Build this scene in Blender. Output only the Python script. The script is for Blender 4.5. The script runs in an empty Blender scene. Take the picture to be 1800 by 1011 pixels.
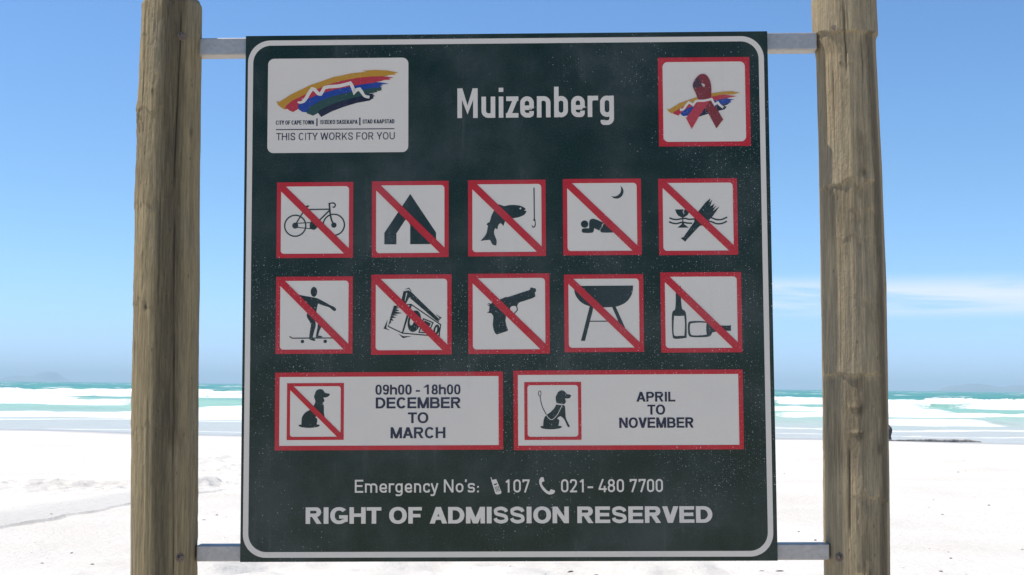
import bpy, bmesh, math, random
import numpy as np
from mathutils import Vector, Matrix, Euler
from mathutils.geometry import tessellate_polygon

SC = bpy.context.scene
COL = SC.collection
R = math.radians

# ------------------------------------------------------------------ camera
CAM_Z = 1.6
cam_d = bpy.data.cameras.new('camera')
cam_d.sensor_width = 36.0
cam_d.lens = 36.0 * 2300.0 / 1800.0
cam_d.clip_start = 0.05
cam_d.clip_end = 60000.0
cam = bpy.data.objects.new('camera', cam_d)
COL.objects.link(cam)
PITCH, ROLL = math.atan((679 - 505.5) / 2300.0), math.atan(0.0106)
cam.matrix_world = (Matrix.Translation((0, 0, CAM_Z)) @ Matrix.Rotation(math.pi / 2 + PITCH, 4, 'X')
                    @ Matrix.Rotation(ROLL, 4, 'Z'))
SC.camera = cam

# ------------------------------------------------------------------ light
SUN_EL, SUN_AZ = R(62), R(-88)          # azimuth measured from +Y (out to sea) towards +X
SC.view_settings.view_transform = 'Standard'
SC.view_settings.look = 'None'
SC.view_settings.gamma = 1.0
SC.view_settings.exposure = 0.30
SC.view_settings.use_curve_mapping = False
SC.cycles.use_denoising = True
SC.cycles.max_bounces = 8
SC.cycles.volume_bounces = 0
SC.cycles.sample_clamp_indirect = 6.0

sun_d = bpy.data.lights.new('sun', 'SUN')
sun_d.energy = 5.0
sun_d.angle = R(0.53)
sun_d.color = (1.0, 0.955, 0.89)
sun = bpy.data.objects.new('sun', sun_d)
COL.objects.link(sun)
sd = Vector((math.sin(SUN_AZ) * math.cos(SUN_EL), math.cos(SUN_AZ) * math.cos(SUN_EL), math.sin(SUN_EL)))
sun.rotation_euler = sd.to_track_quat('Z', 'Y').to_euler()
sun.location = sd * 60


class NT:
    """small node-tree helper"""
    def __init__(self, tree):
        self.t = tree
        self.t.nodes.clear()

    def n(self, typ, **kw):
        nd = self.t.nodes.new(typ)
        for k, v in kw.items():
            if k.startswith('i_'):
                key = k[2:].replace('_', ' ')
                nd.inputs[key].default_value = v
            else:
                setattr(nd, k, v)
        return nd

    def l(self, a, b):
        self.t.links.new(a, b)

    def val(self, sock, x):
        if hasattr(x, 'is_linked') or hasattr(x, 'links'):
            self.l(x, sock)
        else:
            sock.default_value = x

    def math(self, op, a, b=0.0, c=0.0, clamp=False):
        m = self.n('ShaderNodeMath', operation=op)
        m.use_clamp = clamp
        self.val(m.inputs[0], a)
        self.val(m.inputs[1], b)
        self.val(m.inputs[2], c)
        return m.outputs[0]

    def mix(self, f, a, b, blend='MIX'):
        m = self.n('ShaderNodeMix', data_type='RGBA', blend_type=blend)
        self.val(m.inputs['Factor'], f)
        ins = [s for s in m.inputs if s.type == 'RGBA']
        for s, x in zip(ins, (a, b)):
            if isinstance(x, tuple) and len(x) == 3:
                x = x + (1.0,)
            self.val(s, x)
        return [s for s in m.outputs if s.type == 'RGBA'][0]

    def ss(self, x, e0, e1):
        m = self.n('ShaderNodeMapRange', interpolation_type='SMOOTHSTEP')
        self.val(m.inputs['Value'], x)
        m.inputs['From Min'].default_value = e0
        m.inputs['From Max'].default_value = e1
        return m.outputs[0]

    def noise(self, vec, scale, detail=3.0, rough=0.55, dist=0.0):
        m = self.n('ShaderNodeTexNoise')
        if vec is not None:
            self.l(vec, m.inputs['Vector'])
        m.inputs['Scale'].default_value = scale
        m.inputs['Detail'].default_value = detail
        m.inputs['Roughness'].default_value = rough
        m.inputs['Distortion'].default_value = dist
        return m.outputs[0]

    def mapping(self, vec, scale=(1, 1, 1), loc=(0, 0, 0), rot=(0, 0, 0)):
        m = self.n('ShaderNodeMapping')
        self.l(vec, m.inputs['Vector'])
        m.inputs['Scale'].default_value = scale
        m.inputs['Location'].default_value = loc
        m.inputs['Rotation'].default_value = rot
        return m.outputs[0]


world = bpy.data.worlds.new('World')
SC.world = world
world.use_nodes = True
w = NT(world.node_tree)
sky = w.n('ShaderNodeTexSky', sky_type='NISHITA')
sky.sun_disc = False
sky.sun_elevation = SUN_EL
sky.sun_rotation = SUN_AZ
sky.altitude = 0
sky.air_density = 1.0
sky.dust_density = 0.3
sky.ozone_density = 1.5
# thin wisps of low cloud in the clear sky
tc = w.n('ShaderNodeTexCoord')
gv = tc.outputs['Generated']
sep = w.n('ShaderNodeSeparateXYZ')
w.l(gv, sep.inputs[0])
lowt = w.mix(w.ss(sep.outputs[2], 0.0, 0.16), (0.76, 1.10, 2.0), (0.73, 1.02, 1.34))
tint = w.mix(1.0, sky.outputs[0], lowt, 'MULTIPLY')
c1 = w.noise(w.mapping(gv, (2.2, 2.2, 26.0), (1.35, 0.0, 0.15)), 1.6, 5.0, 0.55, 0.3)
band = w.math('MULTIPLY', w.ss(sep.outputs[2], 0.050, 0.064), w.ss(sep.outputs[2], 0.088, 0.070))
bank = w.ss(sep.outputs[0], 0.06, 0.20)
cl = w.math('MULTIPLY', w.math('MULTIPLY', w.ss(c1, 0.30, 0.50), band), bank)
cl = w.math('MULTIPLY', cl, 0.95)
skyc = w.mix(cl, tint, (7.4, 8.2, 9.2))
bg = w.n('ShaderNodeBackground')
w.l(skyc, bg.inputs['Color'])
bg.inputs['Strength'].default_value = 0.096
out = w.n('ShaderNodeOutputWorld')
w.l(bg.outputs[0], out.inputs['Surface'])

# ------------------------------------------------------------------ helpers
def tag(o, label=None, cat=None, group=None, kind=None):
    if label: o['label'] = label
    if cat: o['category'] = cat
    if group: o['group'] = group
    if kind: o['kind'] = kind
    return o


def link(name, me, mat, parent=None):
    o = bpy.data.objects.new(name, me)
    if mat is not None:
        me.materials.append(mat)
    COL.objects.link(o)
    if parent is not None:
        o.parent = parent
    return o


def mesh(name, verts, faces, mat, parent=None, smooth=False):
    me = bpy.data.meshes.new(name)
    me.from_pydata([tuple(v) for v in verts], [], faces)
    me.update()
    if smooth:
        me.polygons.foreach_set('use_smooth', [True] * len(me.polygons))
    return link(name, me, mat, parent)


def grid_mesh(name, V, mat, parent=None, smooth=True, wrap=False):
    """V: array (rows, cols, 3)"""
    m, n = V.shape[:2]
    idx = np.arange(m * n).reshape(m, n)
    a = idx[:-1, :]
    b = idx[1:, :]
    if wrap:
        f = np.stack([a, np.roll(a, -1, 1), np.roll(b, -1, 1), b], -1).reshape(-1, 4)
    else:
        f = np.stack([a[:, :-1], a[:, 1:], b[:, 1:], b[:, :-1]], -1).reshape(-1, 4)
    me = bpy.data.meshes.new(name)
    me.vertices.add(m * n)
    me.vertices.foreach_set('co', V.reshape(-1).astype(np.float32))
    me.loops.add(f.size)
    me.loops.foreach_set('vertex_index', f.reshape(-1).astype(np.int32))
    me.polygons.add(len(f))
    me.polygons.foreach_set('loop_start', np.arange(0, f.size, 4, dtype=np.int32))
    me.polygons.foreach_set('loop_total', np.full(len(f), 4, dtype=np.int32))
    me.update(calc_edges=True)
    if smooth:
        me.polygons.foreach_set('use_smooth', np.ones(len(f), dtype=bool))
    return link(name, me, mat, parent)


_rng = np.random.RandomState(7)
_LAT = _rng.rand(64, 64, 64).astype(np.float32)


def vn(x, y, z=0.0):
    """numpy value noise, -1..1"""
    x, y, z = np.broadcast_arrays(np.asarray(x, float), np.asarray(y, float), np.asarray(z, float))
    xi, yi, zi = np.floor(x).astype(int), np.floor(y).astype(int), np.floor(z).astype(int)
    fx, fy, fz = x - xi, y - yi, z - zi
    fx, fy, fz = (f * f * f * (f * (f * 6 - 15) + 10) for f in (fx, fy, fz))
    r = 0
    for dx in (0, 1):
        for dy in (0, 1):
            for dz in (0, 1):
                c = _LAT[(xi + dx) & 63, (yi + dy) & 63, (zi + dz) & 63]
                r = r + c * (fx if dx else 1 - fx) * (fy if dy else 1 - fy) * (fz if dz else 1 - fz)
    return r * 2 - 1


def fbm(x, y, z=0.0, o=4, g=0.5):
    s, a, f = 0, 1.0, 1.0
    for i in range(o):
        s = s + a * vn(np.asarray(x) * f + 17.3 * i, np.asarray(y) * f + 5.1 * i, np.asarray(z) * f + 9.7 * i)
        a *= g
        f *= 2.03
    return s


def sst(x, a, b):
    t = np.clip((x - a) / (b - a), 0, 1)
    return t * t * (3 - 2 * t)


def new_mat(name):
    m = bpy.data.materials.new(name)
    m.use_nodes = True
    t = NT(m.node_tree)
    p = t.n('ShaderNodeBsdfPrincipled')
    o = t.n('ShaderNodeOutputMaterial')
    t.l(p.outputs[0], o.inputs['Surface'])
    return m, t, p, o


# ------------------------------------------------------------------ setting materials
def sand_material():
    m, t, p, o = new_mat('sand')
    tcn = t.n('ShaderNodeTexCoord')
    v = tcn.outputs['Object']
    n1 = t.noise(v, 0.35, 4)
    n2 = t.noise(v, 9.0, 5, 0.65)
    n3 = t.noise(v, 420.0, 2)
    c = t.mix(t.ss(n1, 0.3, 0.7), (0.59, 0.545, 0.475), (0.65, 0.61, 0.54))
    c = t.mix(t.math('MULTIPLY', t.ss(n3, 0.55, 0.8), 0.25), c, (0.40, 0.34, 0.26))
    ln = t.n('ShaderNodeAttribute', attribute_name='lane')
    c = t.mix(t.math('MULTIPLY', ln.outputs['Fac'], t.math('ADD', 0.35, t.math('MULTIPLY', n2, 0.5))), c, (0.47, 0.445, 0.405))
    # tide-damp sand towards the water (attribute follows the swash line)
    at = t.n('ShaderNodeAttribute', attribute_name='damp')
    c = t.mix(at.outputs['Fac'], c, (0.40, 0.385, 0.345))
    t.l(c, p.inputs['Base Color'])
    rg = t.n('ShaderNodeMapRange')
    t.l(at.outputs['Fac'], rg.inputs['Value'])
    rg.inputs['To Min'].default_value = 0.95
    rg.inputs['To Max'].default_value = 0.35
    t.l(rg.outputs[0], p.inputs['Roughness'])
    p.inputs['Specular IOR Level'].default_value = 0.25
    b = t.n('ShaderNodeBump')
    b.inputs['Strength'].default_value = 0.8
    b.inputs['Distance'].default_value = 0.04
    t.l(t.math('ADD', n2, t.math('MULTIPLY', n3, 0.12)), b.inputs['Height'])
    t.l(b.outputs[0], p.inputs['Normal'])
    return m


def sea_material():
    m, t, p, o = new_mat('sea_water')
    tcn = t.n('ShaderNodeTexCoord')
    v = tcn.outputs['Object']
    sp = t.n('ShaderNodeSeparateXYZ')
    t.l(v, sp.inputs[0])
    at = t.n('ShaderNodeAttribute', attribute_name='foam')
    sh = t.n('ShaderNodeAttribute', attribute_name='shallow')
    nz = t.noise(t.mapping(v, (0.02, 0.006, 1)), 1.0, 4)
    deep = t.mix(t.ss(nz, 0.35, 0.65), (0.032, 0.195, 0.155), (0.070, 0.290, 0.205))
    mid = t.mix(t.ss(nz, 0.35, 0.65), (0.22, 0.42, 0.315), (0.31, 0.49, 0.37))
    c = t.mix(t.ss(sh.outputs['Fac'], 0.12, 0.45), deep, mid)
    c = t.mix(t.ss(sh.outputs['Fac'], 0.50, 0.86), c, (0.46, 0.47, 0.42))
    # foam: attribute broken up by stretched noise
    f1 = t.noise(t.mapping(v, (0.35, 0.22, 1)), 1.0, 5, 0.6, 0.4)
    f2 = t.noise(t.mapping(v, (2.2, 1.2, 1)), 1.0, 4, 0.6)
    fm = t.math('ADD', at.outputs['Fac'], t.math('MULTIPLY', t.math('SUBTRACT', f1, 0.5), 1.7))
    fm = t.math('ADD', fm, t.math('MULTIPLY', t.math('SUBTRACT', f2, 0.5), 0.95))
    fm = t.ss(fm, 0.36, 0.74)
    fm = t.math('MULTIPLY', fm, t.ss(at.outputs['Fac'], 0.03, 0.15))
    c = t.mix(fm, c, (0.66, 0.66, 0.65))
    t.l(c, p.inputs['Base Color'])
    rg = t.n('ShaderNodeMapRange')
    t.l(fm, rg.inputs['Value'])
    rg.inputs['To Min'].default_value = 0.30
    rg.inputs['To Max'].default_value = 0.9
    t.l(rg.outputs[0], p.inputs['Roughness'])
    p.inputs['IOR'].default_value = 1.33
    p.inputs['Specular IOR Level'].default_value = 0.16
    b1 = t.noise(t.mapping(v, (0.25, 0.6, 1)), 1.0, 6, 0.6)
    b = t.n('ShaderNodeBump')
    b.inputs['Strength'].default_value = 0.8
    b.inputs['Distance'].default_value = 0.8
    t.l(b1, b.inputs['Height'])
    t.l(b.outputs[0], p.inputs['Normal'])
    return m


def simple(name, col, rough=0.8, nscale=4.0, amt=0.25, bump=0.0, metallic=0.0):
    m, t, p, o = new_mat(name)
    tcn = t.n('ShaderNodeTexCoord')
    n = t.noise(tcn.outputs['Object'], nscale, 5, 0.6)
    d = tuple(x * (1 - amt) for x in col)
    e = tuple(min(1, x * (1 + amt)) for x in col)
    t.l(t.mix(t.ss(n, 0.3, 0.7), d, e), p.inputs['Base Color'])
    p.inputs['Roughness'].default_value = rough
    p.inputs['Metallic'].default_value = metallic
    if bump:
        b = t.n('ShaderNodeBump')
        b.inputs['Strength'].default_value = 0.6
        b.inputs['Distance'].default_value = bump
        t.l(n, b.inputs['Height'])
        t.l(b.outputs[0], p.inputs['Normal'])
    return m


SEA_Z = -1.2
SHORE = 74.0


def shore_y(x):
    return SHORE + 2.8 * np.sin(x * 0.16 + 6.21) + 0.8 * np.sin(x * 0.045 - 1.0) + 0.5 * np.sin(x * 0.41)


def lane(x, y):
    lx = -7.75 + 0.135 * y + 0.06 * fbm(y * 1.2, x * 0.0 + 2.0, 1.0, 3)     # scarp line x(y)
    s = lx - x                                                             # >0 : far side of the scarp
    return s, sst(s, -0.006, 0.020) * (1 - sst(s, 0.7, 1.7)) * sst(y, 6, 9) * (1 - sst(y, 19.5, 24))


def sand_z(x, y):
    """beach height: flat under the sign, sloping to the sea"""
    x = np.asarray(x, float)
    y = np.asarray(y, float)
    t = (y - 8.0) / (shore_y(x) - 8.0)
    z = SEA_Z * np.clip(t, 0, 4) ** 1.15
    z = np.where(y < 8.0, 0.0, z)
    amp = 1 - sst(y, 45, 68)
    z = z + 0.05 * fbm(x * 0.12, y * 0.12, 3.1, 3) * amp * sst(np.abs(y), 0.5, 6)
    inl0 = lane(x, y)[1]
    # wind / foot churned hummocks
    patch = sst(fbm(x * 0.17 + 4.0, y * 0.11, 8.2, 2), 0.05, 0.6) * amp
    z = z + (0.12 + patch) * 0.065 * fbm(x * 1.9, y * 1.5, 1.7, 4) * sst(y, 4, 9) * (1 - inl0)
    # churned rims on the left, either side of the gap between post and board
    for (px, py, sx, sy, h) in ((-5.9, 25.0, 1.4, 2.0, 0.12), (-8.3, 22.5, 2.4, 1.4, 0.09), (-5.7, 30, 2.4, 2.0, 0.08), (-6.2, 12.6, 1.2, 1.0, 0.04)):
        g = np.exp(-((x - px) / sx) ** 2 - ((y - py) / sy) ** 2)
        z = z + g * h * np.clip(fbm(x * 1.7, y * 1.4, 5.5, 4) + 0.2, -1, 1)
    # smooth raised lane with a small scarp on its near edge
    s, inl = lane(x, y)
    z = z + (0.03 + 0.015 * fbm(y * 2.0, x * 0 + 7.0, 3.0, 2)) * inl
    return z


# ------------------------------------------------------------------ sand
M_SAND = sand_material()
M_SEA = sea_material()
ys = np.concatenate([np.linspace(-220, -14, 40)[:-1], np.linspace(-14, 8, 70)[:-1], np.linspace(8, 32, 380)[:-1],
                     np.linspace(32, 84, 190)[:-1], np.linspace(84, 130, 20)])
xs = np.concatenate([np.linspace(-420, -40, 40)[:-1], np.linspace(-40, -9, 90)[:-1], np.linspace(-9, -3.6, 220)[:-1], np.linspace(-3.6, 9, 190)[:-1],
                     np.linspace(9, 40, 90)[:-1], np.linspace(40, 420, 40)])
X, Y = np.meshgrid(xs, ys)
Z = sand_z(X, Y)
sand = grid_mesh('sand_beach', np.stack([X, Y, Z], -1), M_SAND)
damp = sst(Y - shore_y(X) + 1.2 * fbm(X * 0.2, Y * 0.05, 2.0, 3), -8.0, -1.5)
at = sand.data.attributes.new('damp', 'FLOAT', 'POINT')
at.data.foreach_set('value', damp.reshape(-1).astype(np.float32))
at = sand.data.attributes.new('lane', 'FLOAT', 'POINT')
at.data.foreach_set('value', lane(X, Y)[1].reshape(-1).astype(np.float32))
tag(sand, 'bright white sand beach sloping down to the surf', kind='structure')

# ------------------------------------------------------------------ sea
rows = np.concatenate([np.linspace(66, 140, 190)[:-1], np.geomspace(140, 480, 220)[:-1], np.geomspace(480, 2500, 120)[:-1],
                       np.geomspace(2500, 14000, 30)])
ss_ = np.linspace(-0.62, 0.62, 720)
S, Yr = np.meshgrid(ss_, rows)
Xr = S * (Yr + 25)
Zr = np.full_like(Xr, SEA_Z)
foam = np.zeros_like(Xr)
far = sst(Yr, 240, 420)
# open-water chop and swell
Zr += far * (0.22 * fbm(Xr * 0.02, Yr * 0.035, 2.0, 3) + 0.10 * fbm(Xr * 0.1, Yr * 0.2, 4.0, 2)) * (1 - sst(Yr, 2500, 6000))
nearw = sst(Yr, 80, 120) * (1 - far)
Zr += nearw * 0.07 * fbm(Xr * 0.09, Yr * 0.22, 6.0, 3)


def breaker(y0, slope, h, front, back, tail, seed, cover, wob=4.0, flen=0.018):
    """a breaking roller: crest line, steep face to the shore, foam on the face and washing ahead of it"""
    global Zr, foam
    yc = y0 + slope * Xr + wob * 1.4 * fbm(Xr * 0.045 + seed, seed * 1.7, 0.3, 3) + 0.8 * fbm(Xr * 0.22, seed, 0.9, 2)
    env = sst(fbm(Xr * flen + seed * 3.1, seed * 0.37, 1.0, 2) + cover, -0.15, 0.25)
    d = Yr - yc
    prof = np.where(d < 0, np.exp(-(d / front) ** 2), np.exp(-(d / back) ** 2))
    hh = h * (0.35 + 0.65 * env) * (1 + 0.25 * fbm(Xr * 0.3, Yr * 0.05, seed, 3))
    Zr = Zr + hh * prof
    tl = tail * np.clip(1 + 0.7 * fbm(Xr * 0.05, seed * 2.2, 2.0, 4), 0.15, 2.5)
    f = sst(d, -tl * 1.15, -tl * 0.7) * (1 - sst(d, 0.3, 1.6))
    f = np.maximum(f * 1.05, 0.35 * sst(d, 0, 1) * (1 - sst(d, 3, 14)))
    foam = np.maximum(foam, f * env)


breaker(470, 0.02, 0.9, 3.0, 9.0, 5, 1.3, -0.35, 14, 0.012)
breaker(330, 0.02, 0.95, 3.0, 8.0, 9, 2.9, -0.10, 12, 0.030)
breaker(258, -0.04, 0.95, 3.0, 7.0, 11, 4.4, 0.20, 9, 0.032)
breaker(205, 0.04, 0.85, 2.5, 6.0, 12, 5.2, 0.30, 8, 0.028)
breaker(165, -0.03, 0.60, 2.2, 5.0, 6, 7.7, 0.05, 6, 0.030)
breaker(136, 0.03, 0.50, 1.8, 4.5, 7, 9.1, 0.05, 5, 0.034)
breaker(114, -0.02, 0.42, 1.5, 4.0, 5, 14.3, 0.15, 8, 0.040)
# thin swash lines
for (off, sd_, wd, a) in ((20.0, 8.3, 1.5, 1.1), (11.0, 3.3, 1.3, 1.2), (4.6, 6.1, 0.6, 0.85)):
    yc = shore_y(Xr) + off + 3.2 * fbm(Xr * 0.07, sd_, 1.0, 3) - 0.12 * Xr * (off > 8) * 0.6
    env = sst(fbm(Xr * 0.05, sd_ * 2, 4.0, 2), -0.6, -0.1)
    foam = np.maximum(foam, a * env * np.exp(-((Yr - yc) / wd) ** 2))
# white caps out at sea
rr = random.Random(5)
for i in range(210):
    yy = 420 * math.exp(rr.random() ** 0.8 * 1.75)
    xx = rr.uniform(-0.5, 0.5) * yy
    L = rr.uniform(2, 8) * (yy / 500) ** 0.8 * (3.0 if rr.random() < 0.06 else 1.0)
    wy = rr.uniform(4, 9) * (yy / 500) ** 1.1
    g = np.exp(-((Xr - xx) / L) ** 2 - ((Yr - yy) / wy) ** 2)
    foam = np.maximum(foam, 0.85 * g)
    Zr = Zr + 0.30 * g
# lens out to nothing at the beach
depth_in = Yr - shore_y(Xr)
Zr += 0.02 * (depth_in > 0) * np.exp(-depth_in / 8)
shallow = 1 - sst(depth_in, 6, 240)
shallow = np.clip(1 - (np.clip(depth_in, 0, 300) / 300) ** 0.6, 0, 1)
sea = grid_mesh('sea', np.stack([Xr, Yr, Zr], -1), M_SEA)
for nm, arr in (('foam', foam), ('shallow', shallow)):
    a_ = sea.data.attributes.new(nm, 'FLOAT', 'POINT')
    a_.data.foreach_set('value', arr.reshape(-1).astype(np.float32))
tag(sea, 'turquoise sea with rows of white breaking surf', kind='structure')

# ------------------------------------------------------------------ far mountains across the bay
M_HILL = simple('scrub_hill', (0.13, 0.14, 0.11), 0.95, 0.004, 0.3)


def hill(name, prof, D, dep, seed, label):
    px = np.array([p[0] for p in prof], float)
    hz = np.array([p[1] for p in prof], float)
    xs_ = np.linspace(px[0], px[-1], 160)
    prf = np.interp(xs_, px, hz)
    prf = prf * (1 + 0.10 * fbm(xs_ * 0.02, seed, 1, 4))
    ts = np.linspace(-1, 1, 41)
    XX, TT = np.meshgrid(xs_, ts)
    ZZ = prf[None, :] * np.clip(1 - np.abs(TT) ** 1.3, 0, 1) * (1 + 0.18 * fbm(XX * 0.012, TT * 4, seed, 4) * (np.abs(TT) > 0.03))
    V = np.stack([XX, D + TT * dep + 60 * fbm(XX * 0.004, TT, seed + 3, 2), SEA_Z - 1.0 + ZZ], -1)
    o = grid_mesh(name, V, M_HILL)
    return tag(o, label, kind='structure')


k = 10000 / 2300.0
k = 12800 / 2300.0
hill('far_mountain', [((x - 900) * k, h * k * 0.94) for x, h in
                      ((4, 0), (14, 4), (26, 9), (36, 11.5), (48, 8.5), (56, 9), (70, 13), (84, 15.5), (92, 16.5), (97, 15.5), (100, 9), (104, 4), (112, 1), (118, 0))],
     12800, 520, 2.0, 'pale blue peaked mountain far across the bay')
k = 10000 / 2300.0
hill('far_hills', [((x - 900) * k, h * k * 0.94) for x, h in
                   ((1652, 0), (1668, 4), (1680, 10), (1695, 12), (1713, 15), (1730, 13), (1752, 9), (1775, 11), (1800, 13.5), (1850, 17), (1900, 10), (1960, 3), (2000, 0))],
     10000, 500, 5.0, 'hazy blue line of hills far across the bay')

# haze: the air over the bay
m_haze = bpy.data.materials.new('haze_air')
m_haze.use_nodes = True
hz_t = NT(m_haze.node_tree)
pv = hz_t.n('ShaderNodeVolumePrincipled')
pv.inputs['Color'].default_value = (0.68, 0.91, 1.0, 1)
pv.inputs['Density'].default_value = 1.8e-4
pv.inputs['Anisotropy'].default_value = 0.0
ho = hz_t.n('ShaderNodeOutputMaterial')
hz_t.l(pv.outputs[0], ho.inputs['Volume'])
x0, x1, y0, y1, z0, z1 = -9300, 9300, -400, 14600, -8, 100
haze = mesh('haze', [(x0, y0, z0), (x1, y0, z0), (x1, y1, z0), (x0, y1, z0), (x0, y0, z1), (x1, y0, z1), (x1, y1, z1), (x0, y1, z1)],
            [(0, 3, 2, 1), (4, 5, 6, 7), (0, 1, 5, 4), (1, 2, 6, 5), (2, 3, 7, 6), (3, 0, 4, 7)], m_haze)
tag(haze, 'thin blue sea haze over the bay', kind='stuff')

# ------------------------------------------------------------------ posts
SIGN_T = Vector((-0.01165, 2.95676, 1.80953))
SIGN_ROT = Matrix.Rotation(-0.01818, 4, 'Z') @ Matrix.Rotation(-0.00092, 4, 'X') @ Matrix.Rotation(-0.01527, 4, 'Y')
POST_Y = SIGN_T.y + 0.036


def wood_material(name, light, dark, seed, shade_ang, shade_w):
    m, t, p, o = new_mat(name)
    tcn = t.n('ShaderNodeTexCoord')
    v = tcn.outputs['Object']
    vs = t.mapping(v, (1, 1, 0.035), (seed, 0, 0))
    g1 = t.noise(vs, 55.0, 6, 0.65, 0.6)
    g2 = t.noise(vs, 190.0, 4, 0.7)
    big = t.noise(t.mapping(v, (1, 1, 0.35), (seed * 2, 1, 0)), 7.0, 5, 0.6, 0.5)
    c = t.mix(t.ss(g1, 0.15, 0.85), dark, light)
    c = t.mix(t.math('MULTIPLY', t.ss(g2, 0.50, 0.80), 0.35), c, tuple(x * 0.45 for x in dark))
    grey = (0.30, 0.27, 0.22)
    c = t.mix(t.math('MULTIPLY', t.ss(big, 0.48, 0.72), 0.55), c, grey)
    # shaded side of the pole painted darker, with weaker patches of wood tone
    sa = t.n('ShaderNodeAttribute', attribute_name='shade_stain')
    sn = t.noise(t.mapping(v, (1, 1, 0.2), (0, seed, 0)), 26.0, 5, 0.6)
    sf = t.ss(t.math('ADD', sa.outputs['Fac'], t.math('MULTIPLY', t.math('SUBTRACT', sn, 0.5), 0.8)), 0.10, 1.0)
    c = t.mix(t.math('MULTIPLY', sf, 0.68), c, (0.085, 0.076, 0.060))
    fib = t.noise(t.mapping(v, (1, 1, 0.05), (seed, 2, 0)), 240.0, 5, 0.75, 0.4)
    c = t.mix(0.9, c, t.mix(t.ss(fib, 0.28, 0.74), tuple(x * 0.55 for x in dark), tuple(min(1, x * 1.30) for x in light)), 'SOFT_LIGHT')
    pit = t.noise(t.mapping(v, (1, 1, 0.6), (0, 0, seed)), 95.0, 5, 0.7)
    c = t.mix(t.math('MULTIPLY', t.ss(pit, 0.58, 0.74), 0.30), c, tuple(x * 0.5 for x in dark))
    # small flecks and knots
    vo = t.n('ShaderNodeTexVoronoi')
    t.l(t.mapping(v, (1, 1, 0.45), (seed, 3, 1)), vo.inputs['Vector'])
    vo.inputs['Scale'].default_value = 38.0
    c = t.mix(t.math('MULTIPLY', t.ss(vo.outputs['Distance'], 0.10, 0.05), 0.5), c, (0.05, 0.038, 0.025))
    ck = t.n('ShaderNodeAttribute', attribute_name='crack')
    c = t.mix(t.math('MULTIPLY', ck.outputs['Fac'], 0.8), c, (0.02, 0.015, 0.01))
    t.l(c, p.inputs['Base Color'])
    p.inputs['Roughness'].default_value = 0.88
    p.inputs['Specular IOR Level'].default_value = 0.25
    b = t.n('ShaderNodeBump')
    b.inputs['Strength'].default_value = 1.0
    b.inputs['Distance'].default_value = 0.004
    rough = t.noise(t.mapping(v, (1, 1, 0.5)), 160.0, 4, 0.7)
    h = t.math('ADD', t.math('MULTIPLY', g1, 0.8), t.math('MULTIPLY', g2, 0.35))
    h = t.math('ADD', h, t.math('MULTIPLY', t.math('MULTIPLY', rough, t.ss(big, 0.4, 0.6)), 0.8))
    t.l(h, b.inputs['Height'])
    t.l(b.outputs[0], p.inputs['Normal'])
    return m


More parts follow.
